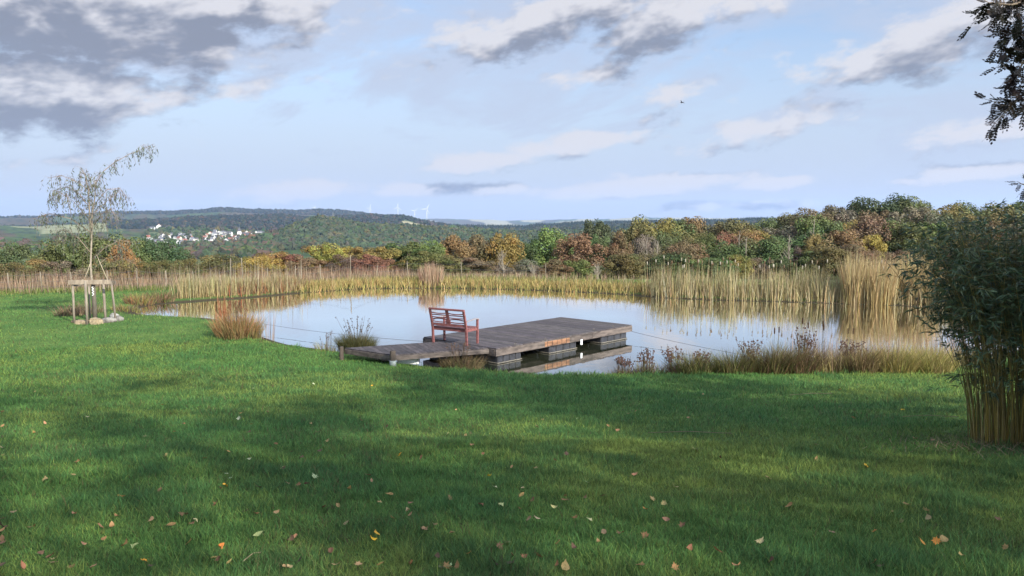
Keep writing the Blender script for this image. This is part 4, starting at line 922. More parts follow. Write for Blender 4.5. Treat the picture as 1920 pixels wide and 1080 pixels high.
# mooring lines
def line(name, a, b_, lab, sag=.06, r=.005):
    a, b_ = Vector(a), Vector(b_); P = [a.lerp(b_, t)-Vector((0, 0, sag*4*t*(1-t))) for t in np.linspace(0, 1, 12)]; mb = MB(); mb.tube([p-a for p in P], r, 5)
    o = mb.build(name, M_wire, None, True, a); tag(o, lab, 'rope')
pA = o0+vx*WID; lft = at(470, 610, -1.9)
line('mooring_rope', (pA[0], pA[1], -1.70), (lft[0], lft[1], -1.78), 'thin dark rope from the gangway corner of the dock to the left bank', .07)
pC = o0+ux*LEN; rgt = at(1455, 676, -1.85)
line('mooring_rope', (pC[0], pC[1], -1.78), (rgt[0], rgt[1], -1.84), 'thin dark rope from the outer dock corner to the right bank', .05)
pt = at(1060, 545, WATER)

# ------------------------------------------------------------------ bench
bo = at(810, 642, DZ)[:2]; bdir = at(872, 648.5, DZ)[:2]-bo; bw_ = 1.12; brz = math.atan2(bdir[1], bdir[0])
bench = empty('garden_bench', (bo[0], bo[1], DZ+.002), brz); tag(bench, 'reddish brown slatted two seat wooden garden bench facing the pond', 'bench')
# local: x along the back, +y towards the pond (the front), origin at the near left rear leg
LG = .045
def rear(x):
    m_ = MB(); Pp = [(x, .02, 0), (x, .0, .40), (x, -.045, .62), (x, -.12, .90)]
    for a_, b_ in zip(Pp[:-1], Pp[1:]): m_.bar(a_, b_, LG, .06, up=(1, 0, 0), bev=.004)
    return m_
for x in (0.03, bw_-.03): rear(x).build('leg', M_bench, bench)
for x in (0.03, bw_-.03):
    m_ = MB(); m_.bar((x, .50, 0), (x, .50, .63), LG, .055, up=(1, 0, 0), bev=.004); m_.build('leg', M_bench, bench)
mb = MB()
for k in range(6):
    y_ = .045+k*.088; mb.box((bw_/2, y_, .425-.012*math.sin(k/5*math.pi)), (bw_-.02, .07, .022), None, (random.uniform(.85, 1.15),)*3, .004)
mb.build('seat', M_bench, bench)
mb = MB(); mb.box((bw_/2, .51, .38), (bw_-.08, .025, .07)); mb.box((bw_/2, .03, .375), (bw_-.10, .025, .075)); 
for x in (.03, bw_/2, bw_-.03): mb.box((x, .26, .375), (.028, .42, .06))
mb.build('seat_frame', M_bench, bench)
def yb_(z): return np.interp(z, [.40, .62, .90], [0, -.045, -.12])
mb = MB(); mb.bar((.0, yb_(.9)-.002, .905), (bw_, yb_(.9)-.002, .905), .05, .05, bev=.006, col=(1.05, 1, 1)); mb.bar((.05, yb_(.50), .50), (bw_-.05, yb_(.50), .50), .028, .065, bev=.004)
mb.build('back_rails', M_bench, bench)
mb = MB(); mb.bar((bw_/2, yb_(.50), .50), (bw_/2, yb_(.64), .64), .028, .13, up=(1, 0, 0)); mb.bar((bw_/2, yb_(.63), .63), (bw_/2, yb_(.88), .89), .026, .085, up=(1, 0, 0)); mb.build('center_splat', M_bench, bench)
for sx in (0, 1):
    mb = MB(); xa, xb = (.06, bw_/2-.03) if sx == 0 else (bw_/2+.03, bw_-.06)
    for k in range(5):
        z = .575+k*.058; xs = np.linspace(xa, xb, 7); c = .010*math.sin(k*1.7)+.012
        for a_, b_ in zip(xs[:-1], xs[1:]):
            f = lambda x: z+c*math.sin((x-xa)/(xb-xa)*math.pi)*(1 if k % 2 else -1)
            mb.bar((a_, yb_(z), f(a_)), (b_+.002, yb_(z), f(b_)), .016, .026)
    mb.build('back_slats', M_bench, bench)
for x in (.03, bw_-.03):
    mb = MB(); Pp = [(x, yb_(.62)+.01, .60), (x, .15, .625), (x, .40, .645), (x, .52, .64), (x, .56, .61)]
    for a_, b_ in zip(Pp[:-1], Pp[1:]): mb.bar(a_, Vector(b_)+(Vector(b_)-Vector(a_))*.03, .055, .026, bev=.004)
    mb.build('armrest', M_benchgrey, bench)

# ------------------------------------------------------------------ staked sapling
ST = at(178, 600, -1.8); sx0, sy0 = ST[0], ST[1]; sz0 = tz(sx0, sy0)
sap = empty('young_willow', (sx0, sy0, sz0)); tag(sap, 'tall thin sapling with drooping sparse leaves tied to wooden stakes', 'tree')
K_ = sy0/1440.0
def sp_(px, py): return np.array([(px-178)*K_, 0, (600-py)*K_])      # size of what the photo shows, at the tree's distance
br_ = {'main': ([(178, 600), (176, 540), (177, 490), (179, 440), (182, 400), (188, 360), (192, 335)], .042, .014, 0),
       'leader': ([(192, 340), (205, 318), (222, 300), (250, 285), (275, 273), (291, 267)], .014, .004, .3),
       'second': ([(178, 445), (180, 400), (179, 350), (180, 325), (176, 312)], .028, .008, -.25),
       'left': ([(180, 352), (160, 335), (140, 326), (118, 330)], .014, .004, -.4), 'left2': ([(179, 385), (155, 360), (128, 345), (100, 352), (90, 365)], .015, .004, .5),
       'left3': ([(178, 430), (150, 405), (120, 395), (95, 405)], .014, .004, -.6), 'left4': ([(178, 470), (150, 440), (120, 425), (95, 430)], .012, .004, .4), 'right': ([(186, 380), (205, 350), (225, 345), (238, 370)], .014, .004, .5),
       'right2': ([(182, 420), (205, 395), (230, 385), (243, 400)], .013, .004, -.5), 'right3': ([(179, 480), (200, 460), (225, 445), (245, 450)], .012, .004, .3), 'top': ([(192, 350), (190, 330), (196, 318)], .012, .004, .2),
       'right4': ([(178, 500), (195, 480), (215, 475), (235, 490)], .010, .003, .6), 'back1': ([(180, 400), (190, 370), (195, 350)], .012, .004, 1.2), 'front1': ([(180, 410), (170, 375), (165, 355)], .012, .004, -1.2)}
mbT = MB(); mbB = MB(); tw = MB(); LV = []; LC = []
for nm, (pp, r0, r1, dep) in br_.items():
    P = np.array([sp_(*q) for q in pp]); n = len(P); P[:, 1] = dep*np.linspace(0, 1, n)*1.2+(.0 if nm == 'main' else 0); P += np.r_[[[0, 0, 0]], rng.normal(size=(n-1, 3))*.015]
    if nm == 'main': P[0, 2] = -.1
    (mbT if nm in ('main', 'second') else mbB).tube(P, np.linspace(r0, r1, n), 7)
    if nm == 'main': P = P[3:]
    seg = np.linalg.norm(np.diff(P, axis=0), axis=1).sum(); nt = int(seg*(25 if nm not in ('main',) else 12))
    for k in range(nt):
        t = (random.random()**.8)*(n-1 if nm != 'main' else len(P)-1); i_ = min(int(t), len(P)-2); p0 = P[i_]+(P[i_+1]-P[i_])*(t-i_)
        a_ = random.random()*6.283; out = random.uniform(.08, .32); L_ = random.uniform(.25, .75)*(1.0 if nm != 'leader' else .62)
        m1 = p0+np.array([math.cos(a_)*out*.6, math.sin(a_)*out*.6, out*.25]); m2 = p0+np.array([math.cos(a_)*out*1.1, math.sin(a_)*out*1.1, -L_*.4]); m3 = m2+np.array([random.uniform(-.06, .06), random.uniform(-.06, .06), -L_*.55])
        tw.tube([p0, m1, m2, m3], [.004, .003, .0025, .0015], 3, cap=False)
        for q in range(random.randint(3, 7) if p0[2] > 2.3 else random.randint(2, 4)):
            s = random.random(); c = (m1+(m2-m1)*s*2) if s < .5 else (m2+(m3-m2)*(s*2-1)); LV.append(c); LC.append(p0[2])
mbT.build('trunk', mat('sapling_bark', (.21, .18, .14), .8, nscale=20, namt=.25), sap, True); mbB.build('branches', mat('sapling_branch', (.22, .17, .13), .8), sap, True); tw.build('twigs', mat('sapling_twig', (.16, .12, .10), .8), sap)
LV = np.array(LV); n = len(LV); LC = np.array(LC)
dr = rng.normal(size=(n, 3))*.45+np.array([0, 0, -1.0]); dr /= np.linalg.norm(dr, axis=1)[:, None]; sdv = np.cross(dr, rng.normal(size=(n, 3))); sdv /= np.linalg.norm(sdv, axis=1)[:, None]
ln = (.085+.06*rng.random(n))[:, None]; V = np.stack([LV, LV+dr*ln*.45+sdv*.014, LV+dr*ln, LV+dr*ln*.45-sdv*.014], 1).reshape(-1, 3)
pal = pick([(.13, .17, .12), (.19, .23, .16), (.11, .14, .10), (.26, .29, .20)], n); lowm = LC < 2.4; pal[lowm] = pick([(.22, .2, .08), (.3, .22, .09), (.16, .17, .07)], int(lowm.sum()))
link('leaves', npmesh('leaves', V, [np.arange(n)[:, None]*4+np.arange(4)], [M_reed], np.repeat(pal, 4, 0)), sap)
# guard: stakes and cross bars
gd_ = empty('tree_stakes', (sx0, sy0, sz0), .05); tag(gd_, 'frame of weathered wooden stakes and a cross board round the sapling', 'tree guard')
for x, y, h, r_ in ((-.62, -.12, 1.42, .038), (-.52, .75, 1.35, .035), (.60, .10, 1.40, .036), (-.05, -.42, 1.46, .045), (.13, .45, 1.40, .045)):
    mb = MB(); lx = random.uniform(-.02, .02) if x < .5 else -.05; zb = tz(sx0+x, sy0+y)-sz0
    mb.tube([(x-lx, y, zb-.1), (x, y, (h+zb)*.5), (x+lx, y, h)], [r_, r_, r_*.95], 8, (random.uniform(.8, 1.1),)*3); mb.build('stake', M_stake, gd_, True)
mb = MB(); mb.bar((-.72, -.20, 1.39), (.64, -.14, 1.40), .035, .15, col=(1.25, 1.2, 1.15), bev=.006); mb.build('cross_board', M_stake, gd_)
mb = MB(); mb.bar((-.58, .80, 1.33), (.66, .18, 1.36), .03, .12, col=(.8, .8, .8), bev=.005); mb.bar((-.60, -.10, 1.30), (-.52, .78, 1.30), .03, .10, col=(.8, .8, .8)); mb.build('back_board', M_stake, gd_)
mb = MB(); mb.tube([(0, 0, .0), (.01, 0, .5), (.0, 0, 1.28)], [.075, .07, .065], 10, (.45, .46, .44)); mb.build('trunk_guard', M_stake, gd_, True)
mb = MB()
for k in range(7): mb.box((.02+.02*(k % 2), -.105, .95+k*.045), (.05, .012, .022), Matrix.Rotation(.5 if k % 2 else -.5, 3, 'Y'))
mb.build('white_tie', M_white, gd_)
mb = MB()
for a_, b_ in (((-.25, -.14, 1.44), (-.02, 0, 2.15)), ((.52, -.08, 1.46), (.16, .0, 2.3)), ((-.22, -.14, 1.47), (-.28, -.16, 1.49))):
    mb.tube([a_, tuple((np.array(a_)+np.array(b_))/2+np.array([.01, 0, -.03])), b_], .007, 5)
mb.build('tie_rope', M_rope, gd_, True)
# logs and stones at its foot
def rock(name, px, py, dims, lab, m, z=-1.8, rz=0, box=False, col=(1, 1, 1)):
    import bmesh
    p = at(px, py, z); bm = bmesh.new(); 
    if box: bmesh.ops.create_cube(bm, size=2); bmesh.ops.bevel(bm, geom=bm.edges[:], offset=.22, segments=2, affect='EDGES')
    else: bmesh.ops.create_icosphere(bm, subdivisions=3, radius=1)
    rs = random.randint(0, 999)
    for v in bm.verts:
        c = v.co; k = 1+.22*(float(vn(c.x+rs, c.y+c.z*1.7, 1.3, 1))-.5)*2+.08*(float(vn(c.x*3+rs, c.y*3-c.z*4, 1.3, 2))-.5)*2; v.co = Vector((c.x*dims[0]*k, c.y*dims[1]*k, c.z*dims[2]*k))
    me = bpy.data.meshes.new(name); bm.to_mesh(me); bm.free(); me.materials.append(m)
    a_ = me.color_attributes.new('Col', 'FLOAT_COLOR', 'POINT'); a_.data.foreach_set('color', np.tile(np.array((*col, 1), np.float32), len(me.vertices)))
    for pl in me.polygons: pl.use_smooth = not box
    o = link(name, me, None, (p[0], p[1], tz(p[0], p[1])+dims[2]*.45)); o.rotation_euler = (0, 0, rz); tag(o, lab, 'log' if m is M_cut else 'stone'); return o
rock('cut_log', 156, 602, (.24, .13, .085), 'flat cut log lying left of the tree stakes', M_cut, rz=.1, box=True, col=(1.1, 1.05, .95))
rock('cut_log', 181, 603, (.17, .16, .13), 'squared end grain log block in front of the sapling', M_cut, rz=-.15, box=True, col=(1.3, 1.25, 1.1))
rock('stone_slab', 204, 600, (.27, .17, .13), 'mottled brown stone right of the log block', M_rock, rz=.1)
rock('stone', 222, 598, (.17, .16, .13), 'pale grey boulder at the right end of the stone row', M_rock, rz=.7)
rock('stone', 214, 592, (.15, .13, .12), 'whitish boulder behind the mottled stone', mat('pale_rock', (.20, .20, .19), .9, nscale=8, namt=.3, bump=.5), rz=.2)
rock('stone', 140, 600, (.12, .12, .06), 'small brown stone left of the cut log', M_cut, rz=.2, col=(.7, .65, .6))

# ------------------------------------------------------------------ bamboo at the right
bx, by = at(1885, 822, -.95)[:2]; bx += .33; bz = tz(bx, by)
bam = empty('bamboo_clump', (bx, by, bz)); tag(bam, 'large dense bamboo clump with olive yellow culms and dark leaves', 'bamboo')
mbc = MB(); leafP = []; leafD = []; fanl = []
NC = 560
for k in range(NC):
    a_ = random.random()*6.283; rd = .68*math.sqrt(random.random()); x0, y0 = math.cos(a_)*rd*1.05, math.sin(a_)*rd*.8
    H = random.uniform(2.1, 3.0)*(1-.10*rd); ex = (x0*.95+random.gauss(0, .20)); ey = (y0*.95+random.gauss(0, .20))
    tt = np.linspace(0, 1, 7); z0 = tz(bx+x0, by+y0)-bz
    ph_ = random.random()*6; P = np.stack([x0+ex*(tt**1.7)+.03*np.sin(ph_+3.5*tt), y0+ey*(tt**1.7)+.03*np.cos(ph_+4*tt), z0+H*tt*(1-.06*tt)], -1)
    c = random.choice([(.32, .24, .05), (.40, .30, .07), (.26, .20, .05), (.20, .15, .06), (.44, .36, .15), (.17, .15, .05)]); v = random.uniform(.8, 1.6)
    mbc.tube(P, np.linspace(.0046, .0016, 7)*random.uniform(.8, 1.25), 4, tuple(q*v for q in c), cap=False)
    nbr = random.randint(6, 10)
    for q in range(nbr):
        t = random.uniform(.50, 1.0)**.9 if random.random() < .93 else random.uniform(.25, .5); i_ = min(int(t*6), 5); p0 = P[i_]+(P[i_+1]-P[i_])*(t*6-i_); b2 = random.random()*6.283; Lb = random.uniform(.12, .42)*(1.15-.3*t)
        p1 = p0+np.array([math.cos(b2)*Lb, math.sin(b2)*Lb, Lb*random.uniform(-.25, .6)]); mbc.tube([p0, p1], [.0018, .001], 3, tuple(q_*v*.8 for q_ in c), cap=False)
        for s in range(random.randint(5, 8)):
            u_ = random.uniform(.3, 1.05); leafP.append(p0+(p1-p0)*u_); dd_ = (p1-p0)/np.linalg.norm(p1-p0)+np.random.default_rng(k*1000+q*10+s).normal(size=3)*.55+np.array([0, 0, -.35]); leafD.append(dd_)
mbc.build('culms', M_culm, bam)
LP = np.array(leafP); LD = np.array(leafD); LD /= np.linalg.norm(LD, axis=1)[:, None]; n = len(LP)
sdv = np.cross(LD, rng.normal(size=(n, 3))); sdv /= np.linalg.norm(sdv, axis=1)[:, None]; ln = (.07+.06*rng.random(n))[:, None]; wd_ = (.007+.004*rng.random(n))[:, None]
V = np.stack([LP, LP+LD*ln*.35+sdv*wd_, LP+LD*ln+np.array([0, 0, -.012]), LP+LD*ln*.35-sdv*wd_], 1).reshape(-1, 3)
cB = pick([(.14, .23, .12), (.19, .28, .14), (.09, .16, .10), (.26, .34, .17)], n, .2)
link('leaves', npmesh('leaves', V, [np.arange(n)[:, None]*4+np.arange(4)], [mat('bamboo_leaf', attr=True, rough=.45, transl=.2, spec=.35)], np.repeat(cB, 4, 0)), bam)
Pd = np.stack([bx-.1+rng.normal(size=2600)*.7, by-.35+rng.normal(size=2600)*.4], -1)
o = blade_obj('bamboo_litter', [grow(Pd, .03, .11, [(.40, .31, .2), (.5, .4, .27), (.28, .2, .13)], .008, 3.2)], M_reed); tag(o, 'dry tan leaf litter round the foot of the bamboo', 'leaf litter', kind='stuff')

# ------------------------------------------------------------------ rowan at the right edge, its branches hang into view
def pinnate(mb, p, d, L_, col):
    d = Vector(d).normalized(); s = d.cross(Vector((random.uniform(-.4, .4), random.uniform(-.4, .4), 1))).normalized(); nn = s.cross(d)
    n_ = 5; p = Vector(p); c = tuple(k*random.uniform(.75, 1.25) for k in col); e = p+d*L_+Vector((0, 0, -.25*L_)); 
    V = []; Q = []
    for k in range(n_+1):
        t = .22+.78*k/n_; q = p.lerp(e, t); ll = L_*.30*(1-.35*abs(t-.6))
        for sg in ((-1, 1) if k < n_ else (0,)):
            dr_ = (s*sg*.9+d*.55+nn*random.uniform(-.25, .1)).normalized() if sg else d
            w2 = dr_.cross(nn).normalized()*ll*.36; b0 = len(V); V += [q[:], (q+dr_*ll*.5+w2)[:], (q+dr_*ll)[:], (q+dr_*ll*.5-w2)[:]]; Q.append([b0, b0+1, b0+2, b0+3])
    w2 = s*.0016; b0 = len(V); V += [(p-w2)[:], (p+w2)[:], (e+w2)[:], (e-w2)[:]]; Q.append([b0, b0+1, b0+2, b0+3]); mb.add(V, Q, None, c)
rx_, ry_ = 6.9, 6.6; rz_ = tz(rx_, ry_); row = empty('rowan_tree', (rx_, ry_, rz_)); tag(row, 'rowan tree whose dark leafy branches hang in at the top right corner', 'tree')
def rloc(px, py, d): x, y = pos(px, d); return np.array([x-rx_, y-ry_, topz(py, d)-rz_])
mT = MB(); mT.tube([(0, 0, -.1), (.05, .05, 1.4), (.0, .1, 3.0), (-.1, .1, 4.6), (0, 0, 6.2)], [.13, .11, .09, .06, .02], 10); mT.build('trunk', M_bark, row, True)
mBr = MB(); mLf = MB()
RB = [((0, .05, 2.4), (2080, 150, 7.0), [(2000, 130), (1950, 155), (1905, 178), (1868, 215)]), ((0, .05, 2.6), (2080, 60, 6.8), [(2000, 60), (1945, 85), (1900, 120), (1885, 150)]), ((0, .1, 3.0), (2060, -40, 6.9), [(1980, -20), (1920, 10), (1870, 22), (1828, 18)]),
      ((0, .1, 3.1), (2040, -60, 7.4), [(1975, -10), (1930, 30), (1895, 60), (1870, 75)]), ((0, .05, 2.3), (2100, 250, 7.0), [(2010, 215), (1955, 195), (1925, 190)]), ((0, .05, 1.9), (2060, 380, 7.0), [(1980, 370), (1935, 352), (1905, 345)]),
      ((0, .1, 3.4), (2000, -120, 7.6), [(1960, -60), (1915, -20), (1880, 5)]), ((0, .1, 3.2), (2020, 0, 7.2), [(1985, 40), (1945, 60), (1915, 90)])]
DKL = (.045, .034, .026)
for (s0, m0, pts) in RB:
    d = m0[2]; P = [np.array(s0), rloc(m0[0], m0[1], d)]+[rloc(a, b, d-.1*i_) for i_, (a, b) in enumerate(pts)]; P = np.array(P)
    mBr.tube(P, np.linspace(.03, .004, len(P)), 6, cap=False)
    small = (m0[1] == 380)
    for i_ in range(1, len(P)-1):
        for q in range((25 if not small else (2 if i_ < 3 else 4))):
            t = random.random(); p0 = P[i_]+(P[i_+1]-P[i_])*t; dv = rng.normal(size=3)+np.array([-.5, -.1, -.25]); dv /= np.linalg.norm(dv); L_ = random.uniform(.05, .22) if not small else .04; p1 = p0+dv*L_
            mBr.tube([p0, p1], [.004, .002], 3, cap=False)
            for z_ in range(2): pinnate(mLf, p1, dv+rng.normal(size=3)*.5, random.uniform(.085, .14) if not small else .08, DKL)
        if not small and i_ > 1:
            for q in range(3):   # berry clusters
                p1 = P[i_]+rng.normal(size=3)*.07
                for z_ in range(7): c = p1+rng.normal(size=3)*.02; mLf.box(c, (.012,)*3, None, (.10, .03, .02))
    e = P[-1]
    for q in range(9 if not small else 3): pinnate(mLf, e, np.array([-.6, 0, -.2])+rng.normal(size=3)*.8, .12 if not small else .08, DKL)
# the rest of the crown, above and to the right of the picture
for k in range(170):
    a_ = random.random()*6.283; rd = random.uniform(.4, 2.2); z = random.uniform(2.6, 6.6); c = np.array([math.cos(a_)*rd+.9, math.sin(a_)*rd-.2, z])
    if c[0]+rx_ < (c[1]+ry_)*.70 and z < 6.7: continue
    p0 = np.array([0, .1, max(2.0, z-1.0)]); mBr.tube([p0, (p0+c)/2+np.array([0, 0, .1]), c], [.02, .012, .004], 4, cap=False)
    for q in range(16): pinnate(mLf, c+rng.normal(size=3)*.22, rng.normal(size=3), random.uniform(.13, .19), (.06, .075, .035))
mBr.build('branches', M_bark, row, True); mLf.build('leaves', mat('rowan_leaf', attr=True, rough=.5, transl=.12, spec=.3), row)

# ------------------------------------------------------------------ trees standing behind and right of the viewer: they shade the lawn
for i_, (x, y, H, wdt, low, lab) in enumerate(((13.5, 1.0, 8.5, 7.0, .22, 'round garden tree right of the viewer'), (17.5, -5, 12.5, 8.5, .2, 'tall garden tree behind the viewer on the right'), (11, -8.5, 14.5, 8.5, .2, 'broad garden tree behind the viewer'),
                                               (4, -7.5, 14.5, 8, .22, 'garden tree close behind the viewer'), (-3, -9, 15, 8, .2, 'garden tree behind the viewer on the left'), (20, -14, 17, 10, .2, 'largest garden tree behind the viewer'), (-9.5, -6.5, 12.5, 7, .2, 'leftmost garden tree behind the viewer'), (9, -17, 19, 10, .2, 'tallest garden tree far behind the viewer'))):
    cs_k = []; g_ = np.random.default_rng(100+i_)
    while len(cs_k) < 80:
        p = g_.uniform(-1, 1, 3)
        if np.linalg.norm(p) > 1: continue
        cs_k.append((p[0]*wdt/2, p[1]*wdt/2*.95, H*(low+(1-low)*(p[2]*.46+.5))))
    cs_k = np.array(cs_k); V, Q, C = leaf_cloud(cs_k, g_.uniform(.5, .95, len(cs_k)), 60, .23, seed=200+i_)
    z = tz(x, y); r_ = empty('garden_tree', (x, y, z)); tag(r_, lab, 'tree', 'garden trees behind the viewer')
    c = link('crown', npmesh('crown', V, [Q], [M_leaf], C), r_); c.color = (.075, .11, .03, 1)
    mb = MB(); mb.tube([(0, 0, -.2), (.1, 0, H*.3), (0, .1, H*.6), (0, 0, H*.9)], [.24, .19, .12, .03], 9)
    for q in range(22): e = cs_k[random.randrange(80)]; zz = max(H*.2, e[2]-H*.25); mb.tube([(0, 0, zz), ((e[0])/2, e[1]/2, (zz+e[2])/2-.1), e], [.07, .05, .015], 5, cap=False)
    mb.build('trunk', M_bark, r_, True)

# ------------------------------------------------------------------ fallen leaves and twigs on the lawn
def leaf_mesh(kind, seed):
    g_ = random.Random(seed)
    if kind == 'maple': out = [(0, -.5), (.10, -.30), (.38, -.38), (.30, -.12), (.52, .06), (.28, .10), (.30, .34), (.12, .24), (0, .56), (-.12, .24), (-.30, .34), (-.28, .10), (-.52, .06), (-.30, -.12), (-.38, -.38), (-.10, -.30)]
    elif kind == 'oval': out = [(0, -.5), (.16, -.36), (.27, -.12), (.26, .12), (.14, .36), (0, .55), (-.14, .36), (-.26, .12), (-.27, -.12), (-.16, -.36)]
    else: out = [(0, -.5), (.30, -.36), (.42, -.05), (.30, .22), (.10, .36), (0, .56), (-.10, .36), (-.30, .22), (-.42, -.05), (-.30, -.36)]
    a, b, t = g_.uniform(.5, 1.6), g_.uniform(-.8, 1.2), g_.random()*3.14; V = []
    for k in (1.0, .5):
        for (x, y) in out:
            x, y = x*k, y*k; u = x*math.cos(t)+y*math.sin(t); v = -x*math.sin(t)+y*math.cos(t); V.append((x, y, a*u*u+b*.4*v*v+.05*math.sin(9*x+seed)))
    V.append((0, 0, 0)); n_ = len(out); Q = [[i, (i+1) % n_, n_+(i+1) % n_, n_+i] for i in range(n_)]; T_ = [[n_+i, n_+(i+1) % n_, 2*n_] for i in range(n_)]
    b0 = len(V); V += [(-.012, -.48, 0), (.012, -.48, 0), (.05, -.85, .08)]; T_.append([b0, b0+1, b0+2])
    return npmesh('fallen_leaf', V, [np.array(Q), np.array(T_)], [M_fallen], None, True)
LM = {'lobed': [leaf_mesh('maple', s) for s in (1, 2, 3)], 'curled': [leaf_mesh('oval', s) for s in (4, 5, 6)], 'broad': [leaf_mesh('broad', s) for s in (7, 8)]}
LCOL = {'brown': (.20, .11, .05), 'dark brown': (.10, .06, .035), 'tan': (.31, .20, .09), 'yellow': (.62, .36, .03), 'orange': (.50, .20, .045), 'pale green': (.38, .42, .22), 'cream': (.42, .36, .17)}
LS = """470,803,t;272,826,p;261,845,p;615,835,t;750,862,y;790,867,b;137,900,t;85,910,t;228,941,o;283,985,t;340,978,b;350,976,d;367,990,c;423,920,y;532,885,c;467,868,p;435,903,p;424,898,p;560,918,b;575,919,d;540,917,t;690,900,t;697,912,t;928,923,p;917,903,y;
940,958,p;980,924,c;1100,915,p;1017,795,c;1302,848,c;1623,882,y;1692,775,y;1210,965,o;706,1015,y;700,1024,y;795,1005,t;270,1068,y;485,1015,c;413,1041,o;620,1048,d;765,972,c;770,978,t;735,985,t;1040,965,c;1078,983,b;992,986,t;975,965,b;635,960,t;730,940,t;1245,957,t;
1670,972,t;1735,972,c;1700,958,t;1885,1040,t;1727,1030,o;1755,1027,o;1740,985,t;95,1055,b;157,1033,t;195,1025,b;25,970,t;14,950,d;355,1028,t;480,976,t;60,1000,b;210,1000,t;655,928,t;405,955,b;555,1018,t;920,1048,d;960,1052,b;880,1050,o;1005,888,t;960,885,t;
305,765,b;65,820,t;345,800,d;328,818,t;448,790,p;452,780,t;474,733,p;536,733,p;588,725,p;698,728,y;502,778,t;66,740,t;583,800,c;430,1068,c;820,1060,d;590,905,p;1265,925,c;1350,868,d;1290,790,t;1318,745,t;1770,1025,t;1425,1028,c;1690,990,c;1440,905,c;1190,900,t;
1040,870,t;1140,805,t;1480,960,t;1530,870,t;1600,790,t;1575,735,o;1715,830,t;1750,833,t;1130,940,b;1060,940,t;1345,1045,b;1560,1010,t;1280,1000,b;1640,1010,o;1870,985,b;140,975,t;300,930,b;385,870,t;700,850,b;840,820,p;905,860,b;855,775,t"""
CK = {'t': 'tan', 'p': 'pale green', 'y': 'yellow', 'b': 'brown', 'd': 'dark brown', 'o': 'orange', 'c': 'cream'}
def ray_ground(px, py):
    z = -1.0
    for _ in range(14): p = at(px, py, z); z = tz(p[0], p[1])
    return p[0], p[1], z
def zone(px, py):
    v = 'near the bottom edge' if py > 1000 else 'in the foreground' if py > 930 else 'in the middle of the lawn' if py > 850 else 'high on the lawn'
    h = 'far left' if px < 300 else 'left' if px < 640 else 'centre' if px < 1100 else 'right' if px < 1560 else 'far right'
    return f'{v}, {h}'
pts = [(int(a), int(b), CK[c]) for a, b, c in (q.strip().split(',') for q in LS.replace('\n', '').split(';'))]
for k in range(110):
    py = 1078-300*random.random()**1.9; px = min(1915, max(5, random.gauss(620, 480))); pts.append((int(px), int(py), random.choices(['tan', 'brown', 'dark brown', 'cream', 'pale green'], [4, 4, 3, 1, 1])[0]))
for px, py, cn in pts:
    x, y, z = ray_ground(px, py); kd_ = random.choice(['lobed', 'curled', 'curled', 'broad']) if cn not in ('yellow', 'pale green') else random.choice(['lobed', 'broad'])
    o = link('fallen_leaf', random.choice(LM[kd_])); s = random.uniform(.044, .070); o.scale = (s, s, s); o.location = (x, y, z+.042+.018*random.random())
    o.rotation_euler = (random.gauss(0, .45), random.gauss(0, .45), random.random()*6.28); o.color = (*[k_*random.uniform(.85, 1.15) for k_ in LCOL[cn]], 1)
    base = f'{cn} {kd_} fallen leaf {zone(px, py)}'; tag(o, base, 'leaf', 'fallen leaves on the lawn'); LAB.append((o, base, px))
for px0, py0, px1, py1, lab in ((1215, 817, 1372, 820, 'long thin straw lying on the lawn below the bank plants'), (1480, 745, 1560, 743, 'faint dry straw on the shaded lawn near the bank'), (1690, 786, 1795, 788, 'thin dry stick beside the bamboo foot'), (455, 1065, 490, 1050, 'pale bent straw at the bottom edge of the lawn')):
    x0, y0, z0 = ray_ground(px0, py0); x1, y1, z1 = ray_ground(px1, py1); mb = MB(); a_ = np.array([0, 0, .04]); b_ = np.array([x1-x0, y1-y0, z1-z0+.05])
    mb.tube([a_, (a_+b_)/2+np.array([0, .02, .015]), b_], .004, 4, (.42, .36, .22)); o = mb.build('straw', M_reed, None, False, (x0, y0, z0)); tag(o, lab, 'straw', 'straws on the lawn')

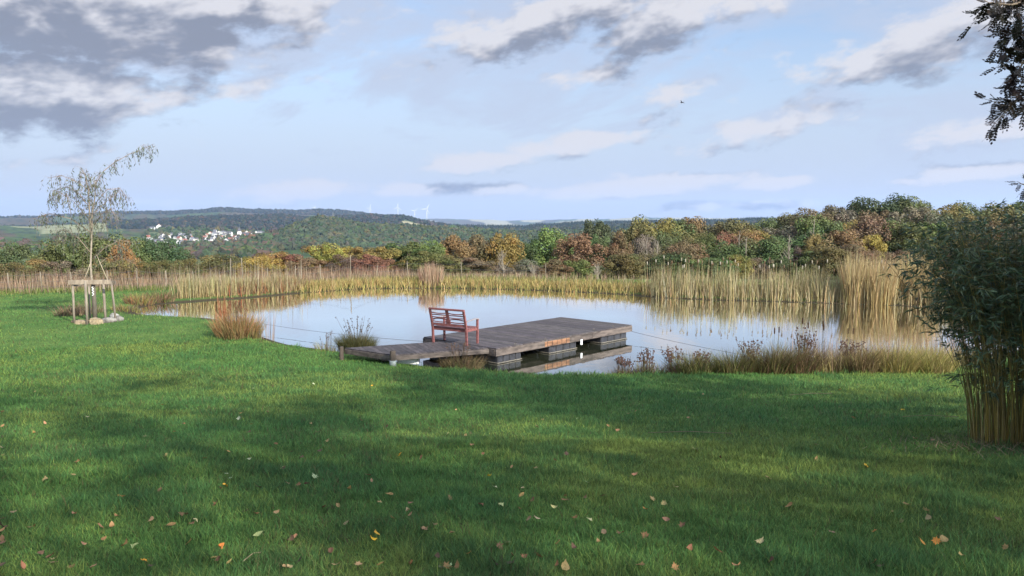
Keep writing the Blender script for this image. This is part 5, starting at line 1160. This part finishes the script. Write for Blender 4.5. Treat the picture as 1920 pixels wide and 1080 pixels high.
# ------------------------------------------------------------------ bird
x, y = pos(1273, 60); bird = MB()
bird.tube([(-.14, 0, 0), (-.09, 0, .01), (0, 0, .015), (.08, 0, .01), (.12, 0, .015), (.15, 0, .01)], [.008, .03, .045, .035, .026, .004], 8)
bird.add([(-.04, .02, .02), (.05, .02, .02), (.03, .16, .10), (-.03, .15, .09), (-.03, .28, .04)], [[0, 1, 2, 3]], [[3, 2, 4]]); bird.add([(-.04, -.02, .02), (.05, -.02, .02), (.03, -.16, .10), (-.03, -.15, .09), (-.03, -.28, .04)], [[3, 2, 1, 0]], [[4, 2, 3]])
bird.add([(-.12, -.01, .01), (-.12, .01, .01), (-.22, .035, .01), (-.22, -.035, .01)], [[0, 1, 2, 3]])
o = bird.build('bird', M_bird, None, True, (x, y, topz(197, 60))); o.rotation_euler = (.4, 0, 2.2); tag(o, 'small dark bird flying high above the dock', 'bird')

# ------------------------------------------------------------------ haze
def haze(dens, colr):
    mb = MB(); top = 420; bot = float(Z.min())-1; mb.box((0, 0, (top+bot)/2), (37000, 37000, top-bot)); m = bpy.data.materials.new('haze'); m.use_nodes = True; N = NT(m.node_tree); N.n.clear()
    v = N.node('ShaderNodeVolumePrincipled'); v.inputs['Color'].default_value = (*colr, 1); v.inputs['Density'].default_value = dens; v.inputs['Anisotropy'].default_value = .1
    N.l.new(v.outputs[0], N.node('ShaderNodeOutputMaterial').inputs['Volume']); m.cycles.homogeneous_volume = True if hasattr(m.cycles, 'homogeneous_volume') else None
    o = mb.build('haze', m); tag(o, 'thin blue autumn haze over the valley', 'haze', kind='stuff')
haze(5.0e-5, (.48, .66, 1.0))

# ------------------------------------------------------------------ unique labels
ORD = ['first', 'second', 'third', 'fourth', 'fifth', 'sixth', 'seventh', 'eighth', 'ninth', 'tenth', 'eleventh', 'twelfth']
grp = {}
for o, b_, px in LAB: grp.setdefault(b_, []).append((px, o))
for b_, L_ in grp.items():
    L_.sort(key=lambda t: t[0])
    if len(L_) > 1:
        for k, (px, o) in enumerate(L_):
            e = ORD[k]+' from left' if k < 12 else f'{k+1}th from left'
            if k == len(L_)-1: e = 'rightmost'
            if k == 0: e = 'leftmost'
            o['label'] = b_+', '+e
print('objects', len(bpy.data.objects))
